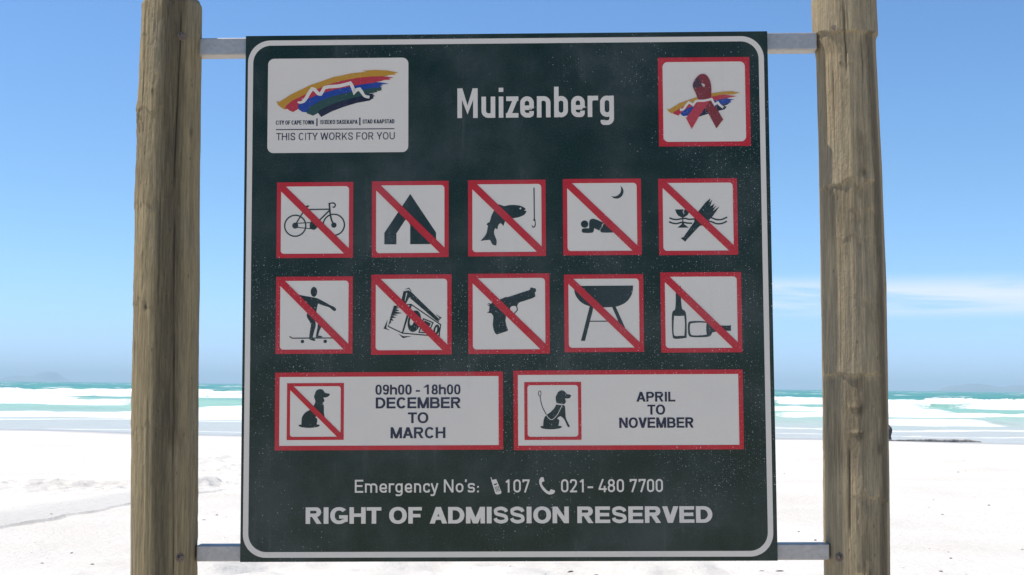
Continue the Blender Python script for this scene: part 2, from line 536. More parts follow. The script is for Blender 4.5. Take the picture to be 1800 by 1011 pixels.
def make_post(prof, ztop, seed, steps, cracks, shade_stains, knots, mat, label, bolts, chips):
    """prof: (z, x_left, x_right) silhouette; theta 0 faces the camera (-Y), +theta to the right (+X)"""
    pz = np.array([q[0] for q in prof][::-1])
    pl = np.array([q[1] for q in prof][::-1])
    pr = np.array([q[2] for q in prof][::-1])
    NT_, zz = 200, np.concatenate([np.linspace(-0.6, 1.02, 60)[:-1], np.linspace(1.02, ztop, 520)])
    th = np.linspace(0, 2 * np.pi, NT_, endpoint=False)
    TH, ZZ = np.meshgrid(th, zz)
    xc = (np.interp(zz, pz, pl) + np.interp(zz, pz, pr)) / 2
    rad = (np.interp(zz, pz, pr) - np.interp(zz, pz, pl)) / 2
    cx, cy = np.cos(TH), np.sin(TH)
    RR = rad[:, None] * np.ones_like(TH)
    # shaved facets and long soft ridges
    RR = RR + 0.0014 * fbm(cx * 1.6 + seed, cy * 1.6, ZZ * 0.8, 2)
    RR = RR + 0.0009 * fbm(cx * 5 + seed, cy * 5, ZZ * 0.7, 3)
    RR = RR + 0.0008 * fbm(cx * 16, cy * 16 + seed, ZZ * 6, 3)
    rz = sst(fbm(cx * 2 + seed * 2, cy * 2, ZZ * 1.6, 2), 0.0, 0.5)
    RR = RR + (0.15 + rz) * 0.0008 * fbm(cx * 18, cy * 18, ZZ * 34 + seed, 3)
    for (z_, d_, a0, a1, rag) in steps:              # ragged shaving lips
        edge = z_ + rag * fbm(cx * 3.5 + z_ * 7, cy * 3.5, seed, 4)
        am = sst(np.cos(TH - (a0 + a1) / 2), math.cos((a1 - a0) / 2) - 0.08, math.cos((a1 - a0) / 2) + 0.08)
        lip = sst(ZZ, edge - 0.003, edge + 0.003) * np.exp(-np.clip(ZZ - edge, 0, None) / 0.16)
        RR = RR + d_ * lip * am
    crack = np.zeros_like(RR)
    for (a, za, zb, w_, dp) in cracks:
        wa = a + 0.05 * fbm(ZZ * 3.0 + a * 5, seed, 2.0, 3)
        dd = np.abs(np.angle(np.exp(1j * (TH - wa)))) * 0.07
        m_ = np.exp(-(dd / w_) ** 2) * sst(ZZ, za, za + 0.06) * (1 - sst(ZZ, zb - 0.06, zb))
        crack = np.maximum(crack, m_)
        RR = RR - dp * m_
    shade_stain = np.zeros_like(RR)  # painted shade band down the pole plus weaker wood tone patches
    for (a, wa, za, zb, wt) in shade_stains:
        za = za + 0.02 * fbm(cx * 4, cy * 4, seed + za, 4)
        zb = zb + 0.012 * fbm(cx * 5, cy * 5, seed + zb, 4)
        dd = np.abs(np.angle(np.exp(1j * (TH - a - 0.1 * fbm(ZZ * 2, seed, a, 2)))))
        shade_stain = np.maximum(shade_stain, wt * (1 - sst(dd, wa * 0.15, wa * 1.7)) * sst(ZZ, za - .06, za + .06) * (1 - sst(ZZ, zb - .008, zb + .006)))
    for (a, z_, r_, d_) in knots:
        dd = np.hypot(np.angle(np.exp(1j * (TH - a))) * 0.07, (ZZ - z_) * 0.45)
        RR = RR + d_ * np.exp(-(dd / r_) ** 2)
        crack = np.maximum(crack, 0.7 * np.exp(-((dd - r_ * 0.2) / (r_ * 0.5)) ** 2))
    for (a, z_, wa, hz) in chips:                   # lifted splinters
        dd = (np.angle(np.exp(1j * (TH - a))) * 0.07 / wa) ** 2 + ((ZZ - z_) / hz) ** 2
        RR = RR + 0.003 * np.exp(-dd) * (1 + 1.2 * fbm(cx * 30, cy * 30, ZZ * 60, 2))
    # rounded, slightly ragged sawn top
    tz = ztop + 0.004 * fbm(cx * 3, cy * 3, seed, 2)
    RR = RR - 0.006 * sst(ZZ, ztop - 0.02, ztop) ** 2
    V = np.stack([xc[:, None] + RR * np.sin(TH), POST_Y - RR * np.cos(TH), ZZ], -1)
    ox, oz = xc[0], 0.0
    V[..., 0] -= ox
    V[..., 1] -= POST_Y
    # cap rings
    caps = []
    for s_ in (0.8, 0.45, 0.03):
        c_ = V[-1].copy()
        m_ = c_.mean(0)
        c_ = m_ + (c_ - m_) * s_
        c_[:, 2] = V[-1][:, 2] + 0.002
        caps.append(c_)
    crack = np.vstack([crack] + [np.zeros((1, NT_))] * 3)
    shade_stain = np.vstack([shade_stain] + [np.zeros((1, NT_))] * 3)
    V = np.concatenate([V, np.array(caps)], 0)
    root = bpy.data.objects.new('wooden_post', None)
    COL.objects.link(root)
    root.location = (ox, POST_Y, 0)
    root.empty_display_size = 0.1
    tag(root, label, 'post', 'round timber posts holding the sign board')
    pole = grid_mesh('pole', V, mat, root, wrap=True)
    for nm, arr in (('crack', crack), ('shade_stain', shade_stain)):
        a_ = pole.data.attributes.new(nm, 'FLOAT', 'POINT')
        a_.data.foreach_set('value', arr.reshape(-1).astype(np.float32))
    for (bx, bz) in bolts:
        i = int(np.argmin(np.abs(zz - bz)))
        xcn, rn = xc[i] - ox, rad[i]
        lx = bx - ox
        a = math.asin(max(-.98, min(.98, (lx - xcn) / rn)))
        px_ = Vector((xcn + math.sin(a) * (rn - 0.0015), -math.cos(a) * (rn - 0.0015), bz))
        nrm = Vector((math.sin(a), -math.cos(a), 0))
        make_bolt(root, px_, nrm)
    return root


def make_bolt(root, loc, nrm):
    bm = bmesh.new()
    def cyl(r, seg, y0, y1, bev):
        vs = []
        for rr_, yy in ((r, y0), (r, y1 - bev), (r - bev, y1)):
            vs.append([bm.verts.new((rr_ * math.cos(2 * math.pi * i / seg), rr_ * math.sin(2 * math.pi * i / seg), yy)) for i in range(seg)])
        for a_, b_ in zip(vs, vs[1:]):
            for i in range(seg):
                bm.faces.new((a_[i], a_[(i + 1) % seg], b_[(i + 1) % seg], b_[i]))
        bm.faces.new(vs[-1])
        return
    cyl(0.0105, 24, -0.004, 0.0025, 0.0008)
    cyl(0.0062, 6, 0.001, 0.0085, 0.001)
    me = bpy.data.meshes.new('bolt')
    bm.to_mesh(me)
    bm.free()
    o = link('bolt', me, M_RUST, root)
    o.rotation_euler = nrm.to_track_quat('Z', 'Y').to_euler()
    o.location = loc


M_RUST = simple('rusty_steel', (0.16, 0.12, 0.09), 0.6, 300.0, 0.4, 0.0005, 0.5)
S_ = 0.9953
def prf(rows_):
    return [(1.6 + (z - 1.6) * S_, a * S_, b * S_) for z, a, b in rows_]

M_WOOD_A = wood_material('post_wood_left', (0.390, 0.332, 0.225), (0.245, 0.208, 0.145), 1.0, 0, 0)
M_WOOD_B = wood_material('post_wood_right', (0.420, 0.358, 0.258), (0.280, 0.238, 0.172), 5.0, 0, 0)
LEFT = prf([(2.60, -0.8680, -0.7360), (2.4933, -0.8694, -0.7346), (2.30, -0.8708, -0.7325), (2.09, -0.8724, -0.7286), (1.825, -0.8685, -0.7224),
            (1.564, -0.8647, -0.7175), (1.178, -0.8548, -0.7091), (0.5, -0.842, -0.695), (-0.7, -0.82, -0.67)])
RIGHT = prf([(2.60, 0.6930, 0.8405), (2.5, 0.6970, 0.8400), (2.41, 0.7010, 0.8410), (2.37, 0.7080, 0.8420), (2.1065, 0.7125, 0.8530), (1.8416, 0.7150, 0.8600), (1.58, 0.7162, 0.8610),
             (1.195, 0.7166, 0.8610), (0.5, 0.715, 0.863), (-0.7, 0.713, 0.866)])
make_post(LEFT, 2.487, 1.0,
          [(2.215, 0.0022, -2.0, 0.2, 0.012), (1.78, 0.0012, -1.6, 0.6, 0.02), (1.5, 0.001, -1.5, 1.5, 0.02), (2.38, 0.001, -1.0, 1.0, 0.02), (2.0, 0.0013, -1.4, 0.2, 0.015)],
          [(0.52, 2.02, 2.47, 0.0016, 0.004), (0.50, 1.05, 2.0, 0.0013, 0.003), (-0.98, 1.05, 1.85, 0.0013, 0.0035), (-0.75, 2.2, 2.46, 0.001, 0.002), (0.0, 1.75, 2.05, 0.001, 0.002)],
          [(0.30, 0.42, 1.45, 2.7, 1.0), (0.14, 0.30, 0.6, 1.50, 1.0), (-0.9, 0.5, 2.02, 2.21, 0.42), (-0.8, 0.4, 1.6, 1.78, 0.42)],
          [(-0.42, 1.768, 0.006, -0.003), (1.0, 2.17, 0.008, 0.003), (-0.3, 2.26, 0.005, 0.002)],
          M_WOOD_A, 'brown round timber post with long dark vertical crack beside the colourful logo panel',
          [(-0.7629 * S_, 2.389), (-0.7330 * S_, 1.213)], [(-1.0, 2.20, 0.02, 0.04), (1.35, 2.405, 0.006, 0.012), (1.3, 1.42, 0.006, 0.02)])
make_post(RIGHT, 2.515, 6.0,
          [(2.412, 0.0055, -1.5, 1.5, 0.006), (2.335, 0.0012, -0.5, 0.7, 0.01), (2.065, 0.0050, -1.5, 0.5, 0.012), (2.00, 0.003, -0.3, 0.6, 0.012), (1.94, 0.0014, -0.8, 0.6, 0.012),
           (1.632, 0.0052, -1.4, 0.6, 0.006), (1.36, 0.0035, -0.3, 1.0, 0.012), (1.50, 0.001, 0.0, 1.2, 0.02), (1.79, 0.0014, -0.3, 0.5, 0.02)],
          [(-0.25, 2.30, 2.5, 0.0016, 0.004), (-0.72, 2.06, 2.36, 0.0010, 0.0025), (-0.42, 1.25, 1.50, 0.0016, 0.004), (0.30, 2.28, 2.42, 0.001, 0.003), (-0.62, 1.62, 1.95, 0.001, 0.002), (0.9, 1.9, 2.3, 0.001, 0.002)],
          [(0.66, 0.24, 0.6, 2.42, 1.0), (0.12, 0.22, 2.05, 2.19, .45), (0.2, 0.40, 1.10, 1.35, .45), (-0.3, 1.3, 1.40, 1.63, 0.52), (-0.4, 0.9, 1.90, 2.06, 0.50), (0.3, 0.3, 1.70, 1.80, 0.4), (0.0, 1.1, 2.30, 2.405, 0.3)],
          [(-0.1, 1.56, 0.010, 0.002), (-0.1, 1.50, 0.009, 0.002), (0.15, 2.09, 0.006, -0.003), (0.5, 1.47, 0.01, 0.002), (0.1, 1.19, 0.01, 0.003)],
          M_WOOD_B, 'grey brown round timber post with ragged raised rings beside the red ribbon tile',
          [(0.7340 * S_, 2.4236), (0.7370 * S_, 1.229)], [(-0.85, 2.045, 0.012, 0.012), (-0.3, 1.56, 0.01, 0.006), (-0.2, 1.505, 0.012, 0.005), (0.0, 1.19, 0.015, 0.006)])

# ------------------------------------------------------------------ the sign
sign = bpy.data.objects.new('sign_board', None)
COL.objects.link(sign)
sign.matrix_world = Matrix.Translation(SIGN_T) @ SIGN_ROT @ Matrix.Translation((0, 0, -0.5995))
sign.empty_display_size = 0.2
tag(sign, 'large dark green beach rules sign with red and white pictograms between two timber posts', 'sign')
OFFV = 0.5995


def print_mat(name, col, rough=0.20, spec=0.25, speck=1.0):
    """vinyl print with dried salt-spray specks, their sun glint painted pale; specks lie in the board's own coordinates"""
    m, t, p, o = new_mat(name)
    tcn = t.n('ShaderNodeTexCoord', object=sign)
    v = tcn.outputs['Object']
    dust = t.noise(v, 5.0, 4, 0.6)
    fine = t.noise(v, 260.0, 3, 0.6)
    c = t.mix(t.math('MULTIPLY', t.ss(dust, 0.35, 0.75), 0.10), col, (0.32, 0.32, 0.31))
    c = t.mix(t.math('MULTIPLY', t.ss(fine, 0.45, 0.75), 0.05), c, (0.35, 0.34, 0.32))
    drip = t.noise(t.mapping(v, (1, 1, 0.08), (3, 0, 0)), 42.0, 4, 0.6)
    c = t.mix(t.math('MULTIPLY', t.math('MULTIPLY', t.ss(drip, 0.55, 0.75), t.ss(dust, 0.40, 0.60)), 0.10), c, (0.24, 0.23, 0.20))
    tot = None
    for sc_, r0, thr, off in ((120.0, 0.052, 0.66, 0.0), (210.0, 0.062, 0.72, 4.0), (60.0, 0.034, 0.68, 9.0)):
        vo = t.n('ShaderNodeTexVoronoi', voronoi_dimensions='2D')
        mp = t.n('ShaderNodeMapping')
        t.l(v, mp.inputs['Vector'])
        mp.inputs['Rotation'].default_value = (R(90), 0, 0)
        mp.inputs['Location'].default_value = (off, off, 0)
        t.l(mp.outputs[0], vo.inputs['Vector'])
        vo.inputs['Scale'].default_value = sc_
        sc2 = t.n('ShaderNodeSeparateColor')
        t.l(vo.outputs['Color'], sc2.inputs[0])
        dens = t.noise(t.mapping(v, (1, 1, 1), (1.7, 0.3, 2.2)), 1.9, 3, 0.6)
        dm = t.math('MULTIPLY', t.ss(dens, 0.44, 0.64), 0.40)
        keep = t.math('GREATER_THAN', t.math('ADD', sc2.outputs[0], dm), thr + 0.36)
        rad_ = t.math('MULTIPLY', t.math('ADD', sc2.outputs[1], 0.35), r0 * 1.35)
        dot = t.math('LESS_THAN', vo.outputs['Distance'], rad_)
        s_ = t.math('MULTIPLY', keep, dot)
        tot = s_ if tot is None else t.math('MAXIMUM', tot, s_)
    c = t.mix(t.math('MULTIPLY', tot, 0.5 * speck), c, (0.78, 0.78, 0.77))  # salt specks with their sun glint put into the colour
    t.l(c, p.inputs['Base Color'])
    rn = t.n('ShaderNodeMapRange')
    t.l(dust, rn.inputs['Value'])
    rn.inputs['To Min'].default_value = rough - 0.08
    rn.inputs['To Max'].default_value = rough + 0.18
    t.l(rn.outputs[0], p.inputs['Roughness'])
    p.inputs['Specular IOR Level'].default_value = spec
    b = t.n('ShaderNodeBump')
    b.inputs['Strength'].default_value = 0.12
    b.inputs['Distance'].default_value = 0.02
    t.l(t.noise(v, 3.0, 2), b.inputs['Height'])
    t.l(b.outputs[0], p.inputs['Normal'])
    return m


M_GREEN = print_mat('sign_green', (0.004, 0.016, 0.007))
M_WHITE = print_mat('sign_white', (0.660, 0.575, 0.465))
M_RED = print_mat('sign_red', (0.46, 0.013, 0.018))
M_BLACK = print_mat('sign_black', (0.010, 0.022, 0.017))
M_NAVY = print_mat('sign_navy_lettering', (0.014, 0.016, 0.035))
M_YELL = print_mat('sign_yellow', (0.46, 0.22, 0.014))
M_BLUE = print_mat('sign_blue', (0.010, 0.040, 0.22))
M_LGREEN = print_mat('sign_logo_green', (0.018, 0.055, 0.040))
M_LNAVY = print_mat('sign_logo_navy', (0.008, 0.008, 0.022))
M_LRED = print_mat('sign_logo_red', (0.42, 0.025, 0.035))
M_RIB = print_mat('sign_ribbon_red', (0.19, 0.015, 0.014))
M_RIBD = print_mat('sign_ribbon_brown', (0.055, 0.016, 0.020))


def galv(name, c0, c1):
    m, t, p, o = new_mat(name)
    tcn = t.n('ShaderNodeTexCoord', object=sign)
    v = tcn.outputs['Object']
    vo = t.n('ShaderNodeTexVoronoi')
    t.l(v, vo.inputs['Vector'])
    vo.inputs['Scale'].default_value = 130.0
    sp = t.n('ShaderNodeSeparateColor')
    t.l(vo.outputs['Color'], sp.inputs[0])
    n = t.noise(v, 30.0, 5)
    c = t.mix(t.math('MULTIPLY', t.math('ADD', sp.outputs[0], n), 0.5), c0, c1)
    t.l(c, p.inputs['Base Color'])
    p.inputs['Metallic'].default_value = 0.55
    rg = t.n('ShaderNodeMapRange')
    t.l(n, rg.inputs['Value'])
    rg.inputs['To Min'].default_value = 0.35
    rg.inputs['To Max'].default_value = 0.62
    t.l(rg.outputs[0], p.inputs['Roughness'])
    return m


M_GALV = galv('galvanised_steel', (0.32, 0.295, 0.265), (0.44, 0.41, 0.37))


def box_bm(x0, x1, y0, y1, z0, z1, bev):
    bm = bmesh.new()
    bmesh.ops.create_cube(bm, size=1.0)
    for v in bm.verts:
        v.co = ((x0 + x1) / 2 + v.co.x * (x1 - x0), (y0 + y1) / 2 + v.co.y * (y1 - y0), (z0 + z1) / 2 + v.co.z * (z1 - z0))
    bmesh.ops.bevel(bm, geom=bm.edges[:], offset=bev, segments=3, affect='EDGES', profile=0.5)
    return bm


def bm_obj(name, bm, mat, parent):
    me = bpy.data.meshes.new(name)
    bm.to_mesh(me)
    bm.free()
    return link(name, me, mat, parent)


panel = bm_obj('panel', box_bm(-0.6, 0.6, 0.0, 0.013, 0.0, 1.199, 0.0012), M_GREEN, sign)


def rail(v0, v1, ua, ub):
    """square steel tube with rounded arrises and open (hollow) ends"""
    bm = box_bm(ua, ub, 0.0125, 0.0525, OFFV + v0, OFFV + v1, 0.003)
    o = bm_obj('rail', bm, M_GALV, sign)
    return o


rail(0.5585, 0.5990, -0.724, 0.716)
rail(-0.5998, -0.5640, -0.702, 0.718)

LAY = 0.0004


class Art:
    """collects flat printed shapes (mm on the board face) and makes one thin raised mesh of them"""
    def __init__(self, layer):
        self.y = layer
        self.v = []
        self.f = []
        self.k = 0

    def _add(self, pts, faces):
        b = len(self.v)
        yy = -(self.y * LAY + self.k * 0.00004)
        self.k = (self.k + 1) % 7
        pts = [(p[0] / 1000.0, yy, p[1] / 1000.0 + OFFV) for p in pts]
        self.v += pts
        fs = []
        cnt = {}
        for f in faces:
            a = Vector(pts[f[0]]); b_ = Vector(pts[f[1]]); c_ = Vector(pts[f[2]])
            nrm = (b_ - a).cross(c_ - a)
            if nrm.y > 0:
                f = tuple(reversed(f))
            fs.append(f)
            for i in range(len(f)):
                e = (f[i], f[(i + 1) % len(f)])
                cnt[frozenset(e)] = None if frozenset(e) in cnt else e
        self.f += [tuple(i + b for i in f) for f in fs]
        # thin side walls down to the board
        nb = len(self.v)
        self.v += [(p[0], 0.0003, p[2]) for p in pts]
        for e in cnt.values():
            if e is not None:
                self.f.append((e[1] + b, e[0] + b, e[0] + nb, e[1] + nb))

    def poly(self, outer, *holes):
        loops = [[Vector((p[0], p[1], 0)) for p in lp] for lp in (outer,) + holes]
        tris = tessellate_polygon(loops)
        pts = [p for lp in ((outer,) + holes) for p in lp]
        self._add(pts, [tuple(t_) for t_ in tris if len(set(t_)) == 3])
        return self

    def stroke(self, pts, wd, closed=False):
        n = len(pts)
        L, Rr = [], []
        ws = wd if isinstance(wd, (list, tuple)) else [wd] * n
        for i in range(n):
            p = Vector(pts[i])
            a = Vector(pts[(i - 1) % n]) if (closed or i > 0) else None
            c = Vector(pts[(i + 1) % n]) if (closed or i < n - 1) else None
            d1 = (p - a).normalized() if a is not None else None
            d2 = (c - p).normalized() if c is not None else None
            if d1 is None: d1 = d2
            if d2 is None: d2 = d1
            n1 = Vector((-d1.y, d1.x)); n2 = Vector((-d2.y, d2.x))
            m_ = n1 + n2
            if m_.length < 1e-6: m_ = n1
            m_.normalize()
            s = ws[i] / 2 / max(0.5, m_.dot(n1))
            L.append(tuple(p + m_ * s)); Rr.append(tuple(p - m_ * s))
        q = L + Rr
        fs = []
        for i in range(n if closed else n - 1):
            j = (i + 1) % n
            fs.append((i, j, n + j, n + i))
        self._add(q, fs)
        return self

    def disc(self, c, rx, ry=None, seg=40, rot=0.0):
        ry = ry or rx
        return self.poly(ell(c, rx, ry, seg, rot))

    def ring(self, c, ro, ri, seg=56):
        return self.stroke(ell(c, (ro + ri) / 2, (ro + ri) / 2, seg), ro - ri, True)

    def make(self, name, mat, parent):
        return mesh(name, self.v, self.f, mat, parent)


def ell(c, rx, ry, seg=40, rot=0.0):
    r_ = []
    for i in range(seg):
        a = 2 * math.pi * i / seg
        x, y = rx * math.cos(a), ry * math.sin(a)
        r_.append((c[0] + x * math.cos(rot) - y * math.sin(rot), c[1] + x * math.sin(rot) + y * math.cos(rot)))
    return r_


def rrect(u0, v0, u1, v1, r, seg=8):
    if r <= 0:
        return [(u0, v0), (u1, v0), (u1, v1), (u0, v1)]
    o = []
    for cx, cy, a0 in ((u1 - r, v0 + r, -90), (u1 - r, v1 - r, 0), (u0 + r, v1 - r, 90), (u0 + r, v0 + r, 180)):
        for i in range(seg + 1):
            a = R(a0 + 90 * i / seg)
            o.append((cx + r * math.cos(a), cy + r * math.sin(a)))
    return o


def catmull(pts, closed=True, sub=5):
    """smooth a traced outline; corners sharper than ~70 deg are kept"""
    n = len(pts)
    P = [Vector(p) for p in pts]
    o = []
    rng = range(n) if closed else range(n - 1)
    def sharp(i):
        if not closed and i in (0, n - 1): return True
        a = (P[i] - P[(i - 1) % n]); b = (P[(i + 1) % n] - P[i])
        if a.length < 1e-9 or b.length < 1e-9: return True
        return a.angle(b) > R(58)
    sh = [sharp(i) for i in range(n)]
    for i in rng:
        p1, p2 = P[i], P[(i + 1) % n]
        p0 = P[(i - 1) % n] if not sh[i] else p1 - (p2 - p1)
        p3 = P[(i + 2) % n] if not sh[(i + 1) % n] else p2 + (p2 - p1)
        L = (p2 - p1).length
        m1 = (p2 - p0); m2 = (p3 - p1)
        m1 = m1.normalized() * L if m1.length > 0 else m1
        m2 = m2.normalized() * L if m2.length > 0 else m2
        for s in range(sub):
            t = s / sub
            h = (2 * t ** 3 - 3 * t ** 2 + 1) * p1 + (t ** 3 - 2 * t ** 2 + t) * m1 + (-2 * t ** 3 + 3 * t ** 2) * p2 + (t ** 3 - t ** 2) * m2
            o.append((h.x, h.y))
    if not closed:
        o.append((P[-1].x, P[-1].y))
    return o


class Map:
    """drawing units (w x h, y down) -> mm on the board"""
    def __init__(self, rect, wh=(1011, 1011), org=(0, 0)):
        self.r, self.wh, self.o = rect, wh, org
        self.s = (rect[2] - rect[0]) / wh[0]

    def __call__(self, x, y=None):
        if y is None:
            return [self(*p) for p in x]
        u0, v0, u1, v1 = self.r
        return (u0 + (x - self.o[0]) / self.wh[0] * (u1 - u0), v1 - (y - self.o[1]) / self.wh[1] * (v1 - v0))


# ---- border line
o_ = rrect(-594, -590, 591, 588, 52, 14)
i_ = rrect(-582, -577.5, 579, 576, 41, 14)
Art(1).poly(o_, i_).make('border_line', M_WHITE, sign)


def tile(rect, bar=True, name='pictogram_tile', fr=0.053, rad=0.045, parent=None, layer=1):
    """red framed white pictogram tile; returns the white tile that parents frame, symbol and bar"""
    u0, v0, u1, v1 = rect
    wd = u1 - u0
    f = wd * fr
    if parent is None:
        root = Art(layer).poly(rrect(u0, v0, u1, v1, 0)).make(name, M_WHITE, sign)
    else:
        root = parent
    Art(layer + 1).poly(rrect(u0 - .4, v0 - .4, u1 + .4, v1 + .4, 0), rrect(u0 + f, v0 + f, u1 - f, v1 - f, wd * rad, 6)).make('red_frame', M_RED, root)
    if bar:
        m = Map(rect)
        Art(layer + 3).poly(m([(40, 40), (114, 52), (130, 68), (948, 878), (960, 892), (970, 970), (896, 960), (880, 942), (66, 132), (50, 116)])).make('diagonal_bar', M_RED, root)
    return root


T = {'bike': (-524, 84, -350, 257), 'tent': (-306.5, 84, -132, 258), 'fish': (-87, 85, 89, 259), 'sleep': (129, 86, 306, 260), 'glass': (346, 85, 524, 259),
     'skate': (-524, -134, -350, 40.5), 'radio': (-307, -137, -125.5, 44), 'gun': (-87, -136.5, 96.5, 44.5), 'braai': (130, -133.5, 308.5, 41.5), 'bottle': (348, -135.5, 529.5, 45)}

# ---- bicycle
t_ = tile(T['bike']); m = Map(T['bike']); s = m.s
a = Art(2)
a.ring(m(245, 582), 149 * s, 131 * s).ring(m(757, 573), 150 * s, 132 * s)
a.disc(m(245, 580), 40 * s).disc(m(758, 577), 35 * s).disc(m(487, 587), 50 * s)
a.poly(m([(440, 548), (500, 540), (540, 575), (538, 605), (500, 637), (465, 632), (438, 612)]))
a.stroke(m([(245, 550), (460, 541)]), 12 * s).stroke(m([(265, 603), (460, 624)]), 12 * s)
a.stroke(m([(258, 548), (390, 332)]), 17 * s).stroke(m([(385, 332), (487, 587)]), 17 * s)
a.poly(m([(345, 314), (380, 316), (425, 309), (431, 318), (410, 338), (350, 336)]))
a.stroke(m([(395, 366), (705, 363)]), 16 * s).stroke(m([(700, 377), (490, 587)]), 18 * s)
a.stroke(m(catmull([(695, 280), (709, 430), (728, 510), (758, 577)], False)), 21 * s)
a.stroke(m(catmull([(686, 288), (745, 279), (768, 290), (776, 312), (765, 333), (740, 336)], False)), 17 * s)
a.make('bicycle_symbol', M_BLACK, t_)

# ---- tent
t_ = tile(T['tent']); m = Map(T['tent'], (400, 397), (547, 55))
Art(2).poly(m([(747, 122), (882, 325), (882, 385), (747, 385), (747, 285), (726, 250), (675, 328), (675, 385), (612, 385), (612, 325)])).make('tent_symbol', M_BLACK, t_)

# ---- fish and hook
t_ = tile(T['fish']); m = Map(T['fish'], (1026, 1011)); s = m.s
a = Art(2)
a.poly(m(catmull([(765, 390), (740, 408), (776, 416), (748, 460), (690, 490), (610, 508), (545, 515), (492, 545), (468, 612), (428, 572), (400, 600), (386, 656), (357, 640),
                  (340, 690), (356, 750), (376, 810), (370, 873), (320, 855), (288, 800), (250, 798), (163, 808), (235, 720), (262, 605), (243, 594), (258, 570), (282, 558),
                  (310, 470), (345, 400), (368, 345), (395, 325), (430, 331), (480, 347), (530, 337), (610, 333), (690, 345), (738, 366)])),
       m(ell((693, 380), 12, 12, 14)))
a.stroke(m([(875, 105), (877, 530)]), 14 * s).disc(m(877, 535), 14 * s)
a.stroke(m(catmull([(884, 535), (889, 590), (880, 622), (860, 633), (843, 605)], False)), [10 * s] * 6 + [13 * s] * 12 + [8 * s] * 3)
a.make('fish_symbol', M_BLACK, t_)

# ---- sleeping person and moon
t_ = tile(T['sleep']); m = Map(T['sleep'], (1034, 1011)); s = m.s
a = Art(2)
a.disc(m(283, 600), 49 * s)
a.poly(m(catmull([(344, 580), (356, 545), (385, 530), (418, 533), (545, 588), (517, 604), (508, 640), (488, 662), (480, 688), (408, 655), (402, 695), (380, 715), (268, 715), (247, 700), (247, 675), (265, 658), (344, 656)])))
a.poly(m(catmull([(600, 610), (560, 597), (530, 605), (518, 640), (497, 660), (490, 690), (510, 713), (700, 713), (690, 690)])))
a.make('sleeper_symbol', M_BLACK, t_)
a = Art(2)
a.poly(m(catmull([(765, 90), (798, 135), (803, 180), (785, 225), (748, 256), (705, 264), (668, 253), (638, 230), (680, 236), (725, 222), (757, 193), (770, 160), (772, 125)])))
a.make('moon_symbol', M_BLACK, t_)

# ---- broken glass
t_ = tile(T['glass']); m = Map(T['glass'], (1041, 1011)); s = m.s
a = Art(2)
a.poly(m([(218, 408), (331, 408), (316, 440), (330, 460), (326, 474), (336, 468), (340, 455), (327, 440), (345, 408), (410, 408), (402, 450), (378, 487), (335, 512), (298, 512), (257, 490), (232, 455)]))
a.poly(m([(308, 508), (327, 508), (323, 560), (335, 605), (394, 651), (244, 651), (300, 605), (311, 560)]))
for L_ in ([(140, 518), (180, 535), (235, 543), (300, 532), (345, 528), (400, 540), (475, 536)], [(690, 518), (760, 545), (830, 546), (906, 514)],
           [(134, 572), (190, 592), (240, 596), (310, 578), (370, 590), (440, 593)], [(640, 562), (700, 576), (760, 600), (820, 601), (862, 588), (900, 568)]):
    a.stroke(m(catmull(L_, False)), 19 * s)
a.poly(m([(290, 793), (304, 780), (322, 778), (448, 604), (468, 575), (470, 530), (530, 430), (622, 318), (686, 264), (682, 288), (664, 322), (708, 286), (697, 330), (680, 372), (741, 334), (716, 398), (766, 357), (742, 396),
          (711, 439), (806, 371), (715, 500), (655, 562), (590, 622), (540, 628), (360, 815), (347, 836)]))
a.make('broken_glass_symbol', M_BLACK, t_)

# ---- skateboarder
t_ = tile(T['skate']); m = Map(T['skate'], (1004, 1011)); s = m.s
a = Art(2)
a.disc(m(496, 200), 42 * s, 65 * s)
a.poly(m(catmull([(230, 215), (285, 232), (340, 246), (460, 268), (540, 285), (620, 325), (715, 378), (762, 400), (787, 425), (785, 448), (760, 453), (720, 422), (690, 402), (640, 386), (590, 370), (552, 352), (540, 400), (530, 470),
                  (540, 560), (552, 600), (598, 655), (570, 720), (556, 775), (600, 783), (615, 797), (530, 800), (527, 780), (540, 700), (550, 620), (535, 585), (512, 560), (522, 640), (502, 720), (482, 805), (518, 828), (520, 842),
                  (498, 845), (442, 826), (438, 800), (450, 700), (460, 632), (440, 585), (405, 525), (410, 475), (412, 400), (403, 335), (385, 320), (330, 305), (250, 250)])))
a.stroke(m([(180, 786), (217, 808), (780, 808)]), 14 * s)
a.disc(m(350, 852), 23 * s).disc(m(648, 852), 23 * s)
a.make('skateboarder_symbol', M_BLACK, t_)

# ---- portable radio
t_ = tile(T['radio']); m = Map(T['radio']); s = m.s
a = Art(2)
a.poly(m([(405, 212), (468, 200), (497, 215), (858, 568), (850, 606), (812, 580), (478, 290), (432, 376), (405, 350), (380, 318)]), m([(440, 228), (452, 238), (428, 335), (420, 330)]))
for P_ in ([(420, 190), (475, 165), (510, 218), (492, 206), (470, 182)], [(810, 503), (888, 550), (848, 583), (860, 552)], [(205, 570), (154, 683), (232, 706), (188, 677)], [(343, 752), (400, 806), (508, 782), (405, 781)],
           [(866, 745), (862, 800), (850, 785)]):
    a.poly(m(P_))
a.poly(m([(285, 393), (356, 395), (310, 412), (362, 420), (305, 435), (352, 456), (296, 466), (388, 490), (282, 500), (337, 515), (266, 523), (312, 545), (254, 552), (282, 584), (240, 582), (252, 602), (228, 625), (213, 655), (245, 520)]))
a.stroke(m([(216, 640), (213, 656), (390, 741), (452, 515)]), 13 * s)
a.stroke(m([(430, 385), (500, 378), (875, 638), (848, 800)]), 14 * s)
a.stroke(m([(505, 385), (395, 742), (720, 773), (850, 795)]), 14 * s)
a.stroke(m([(490, 385), (478, 440)]), 14 * s)
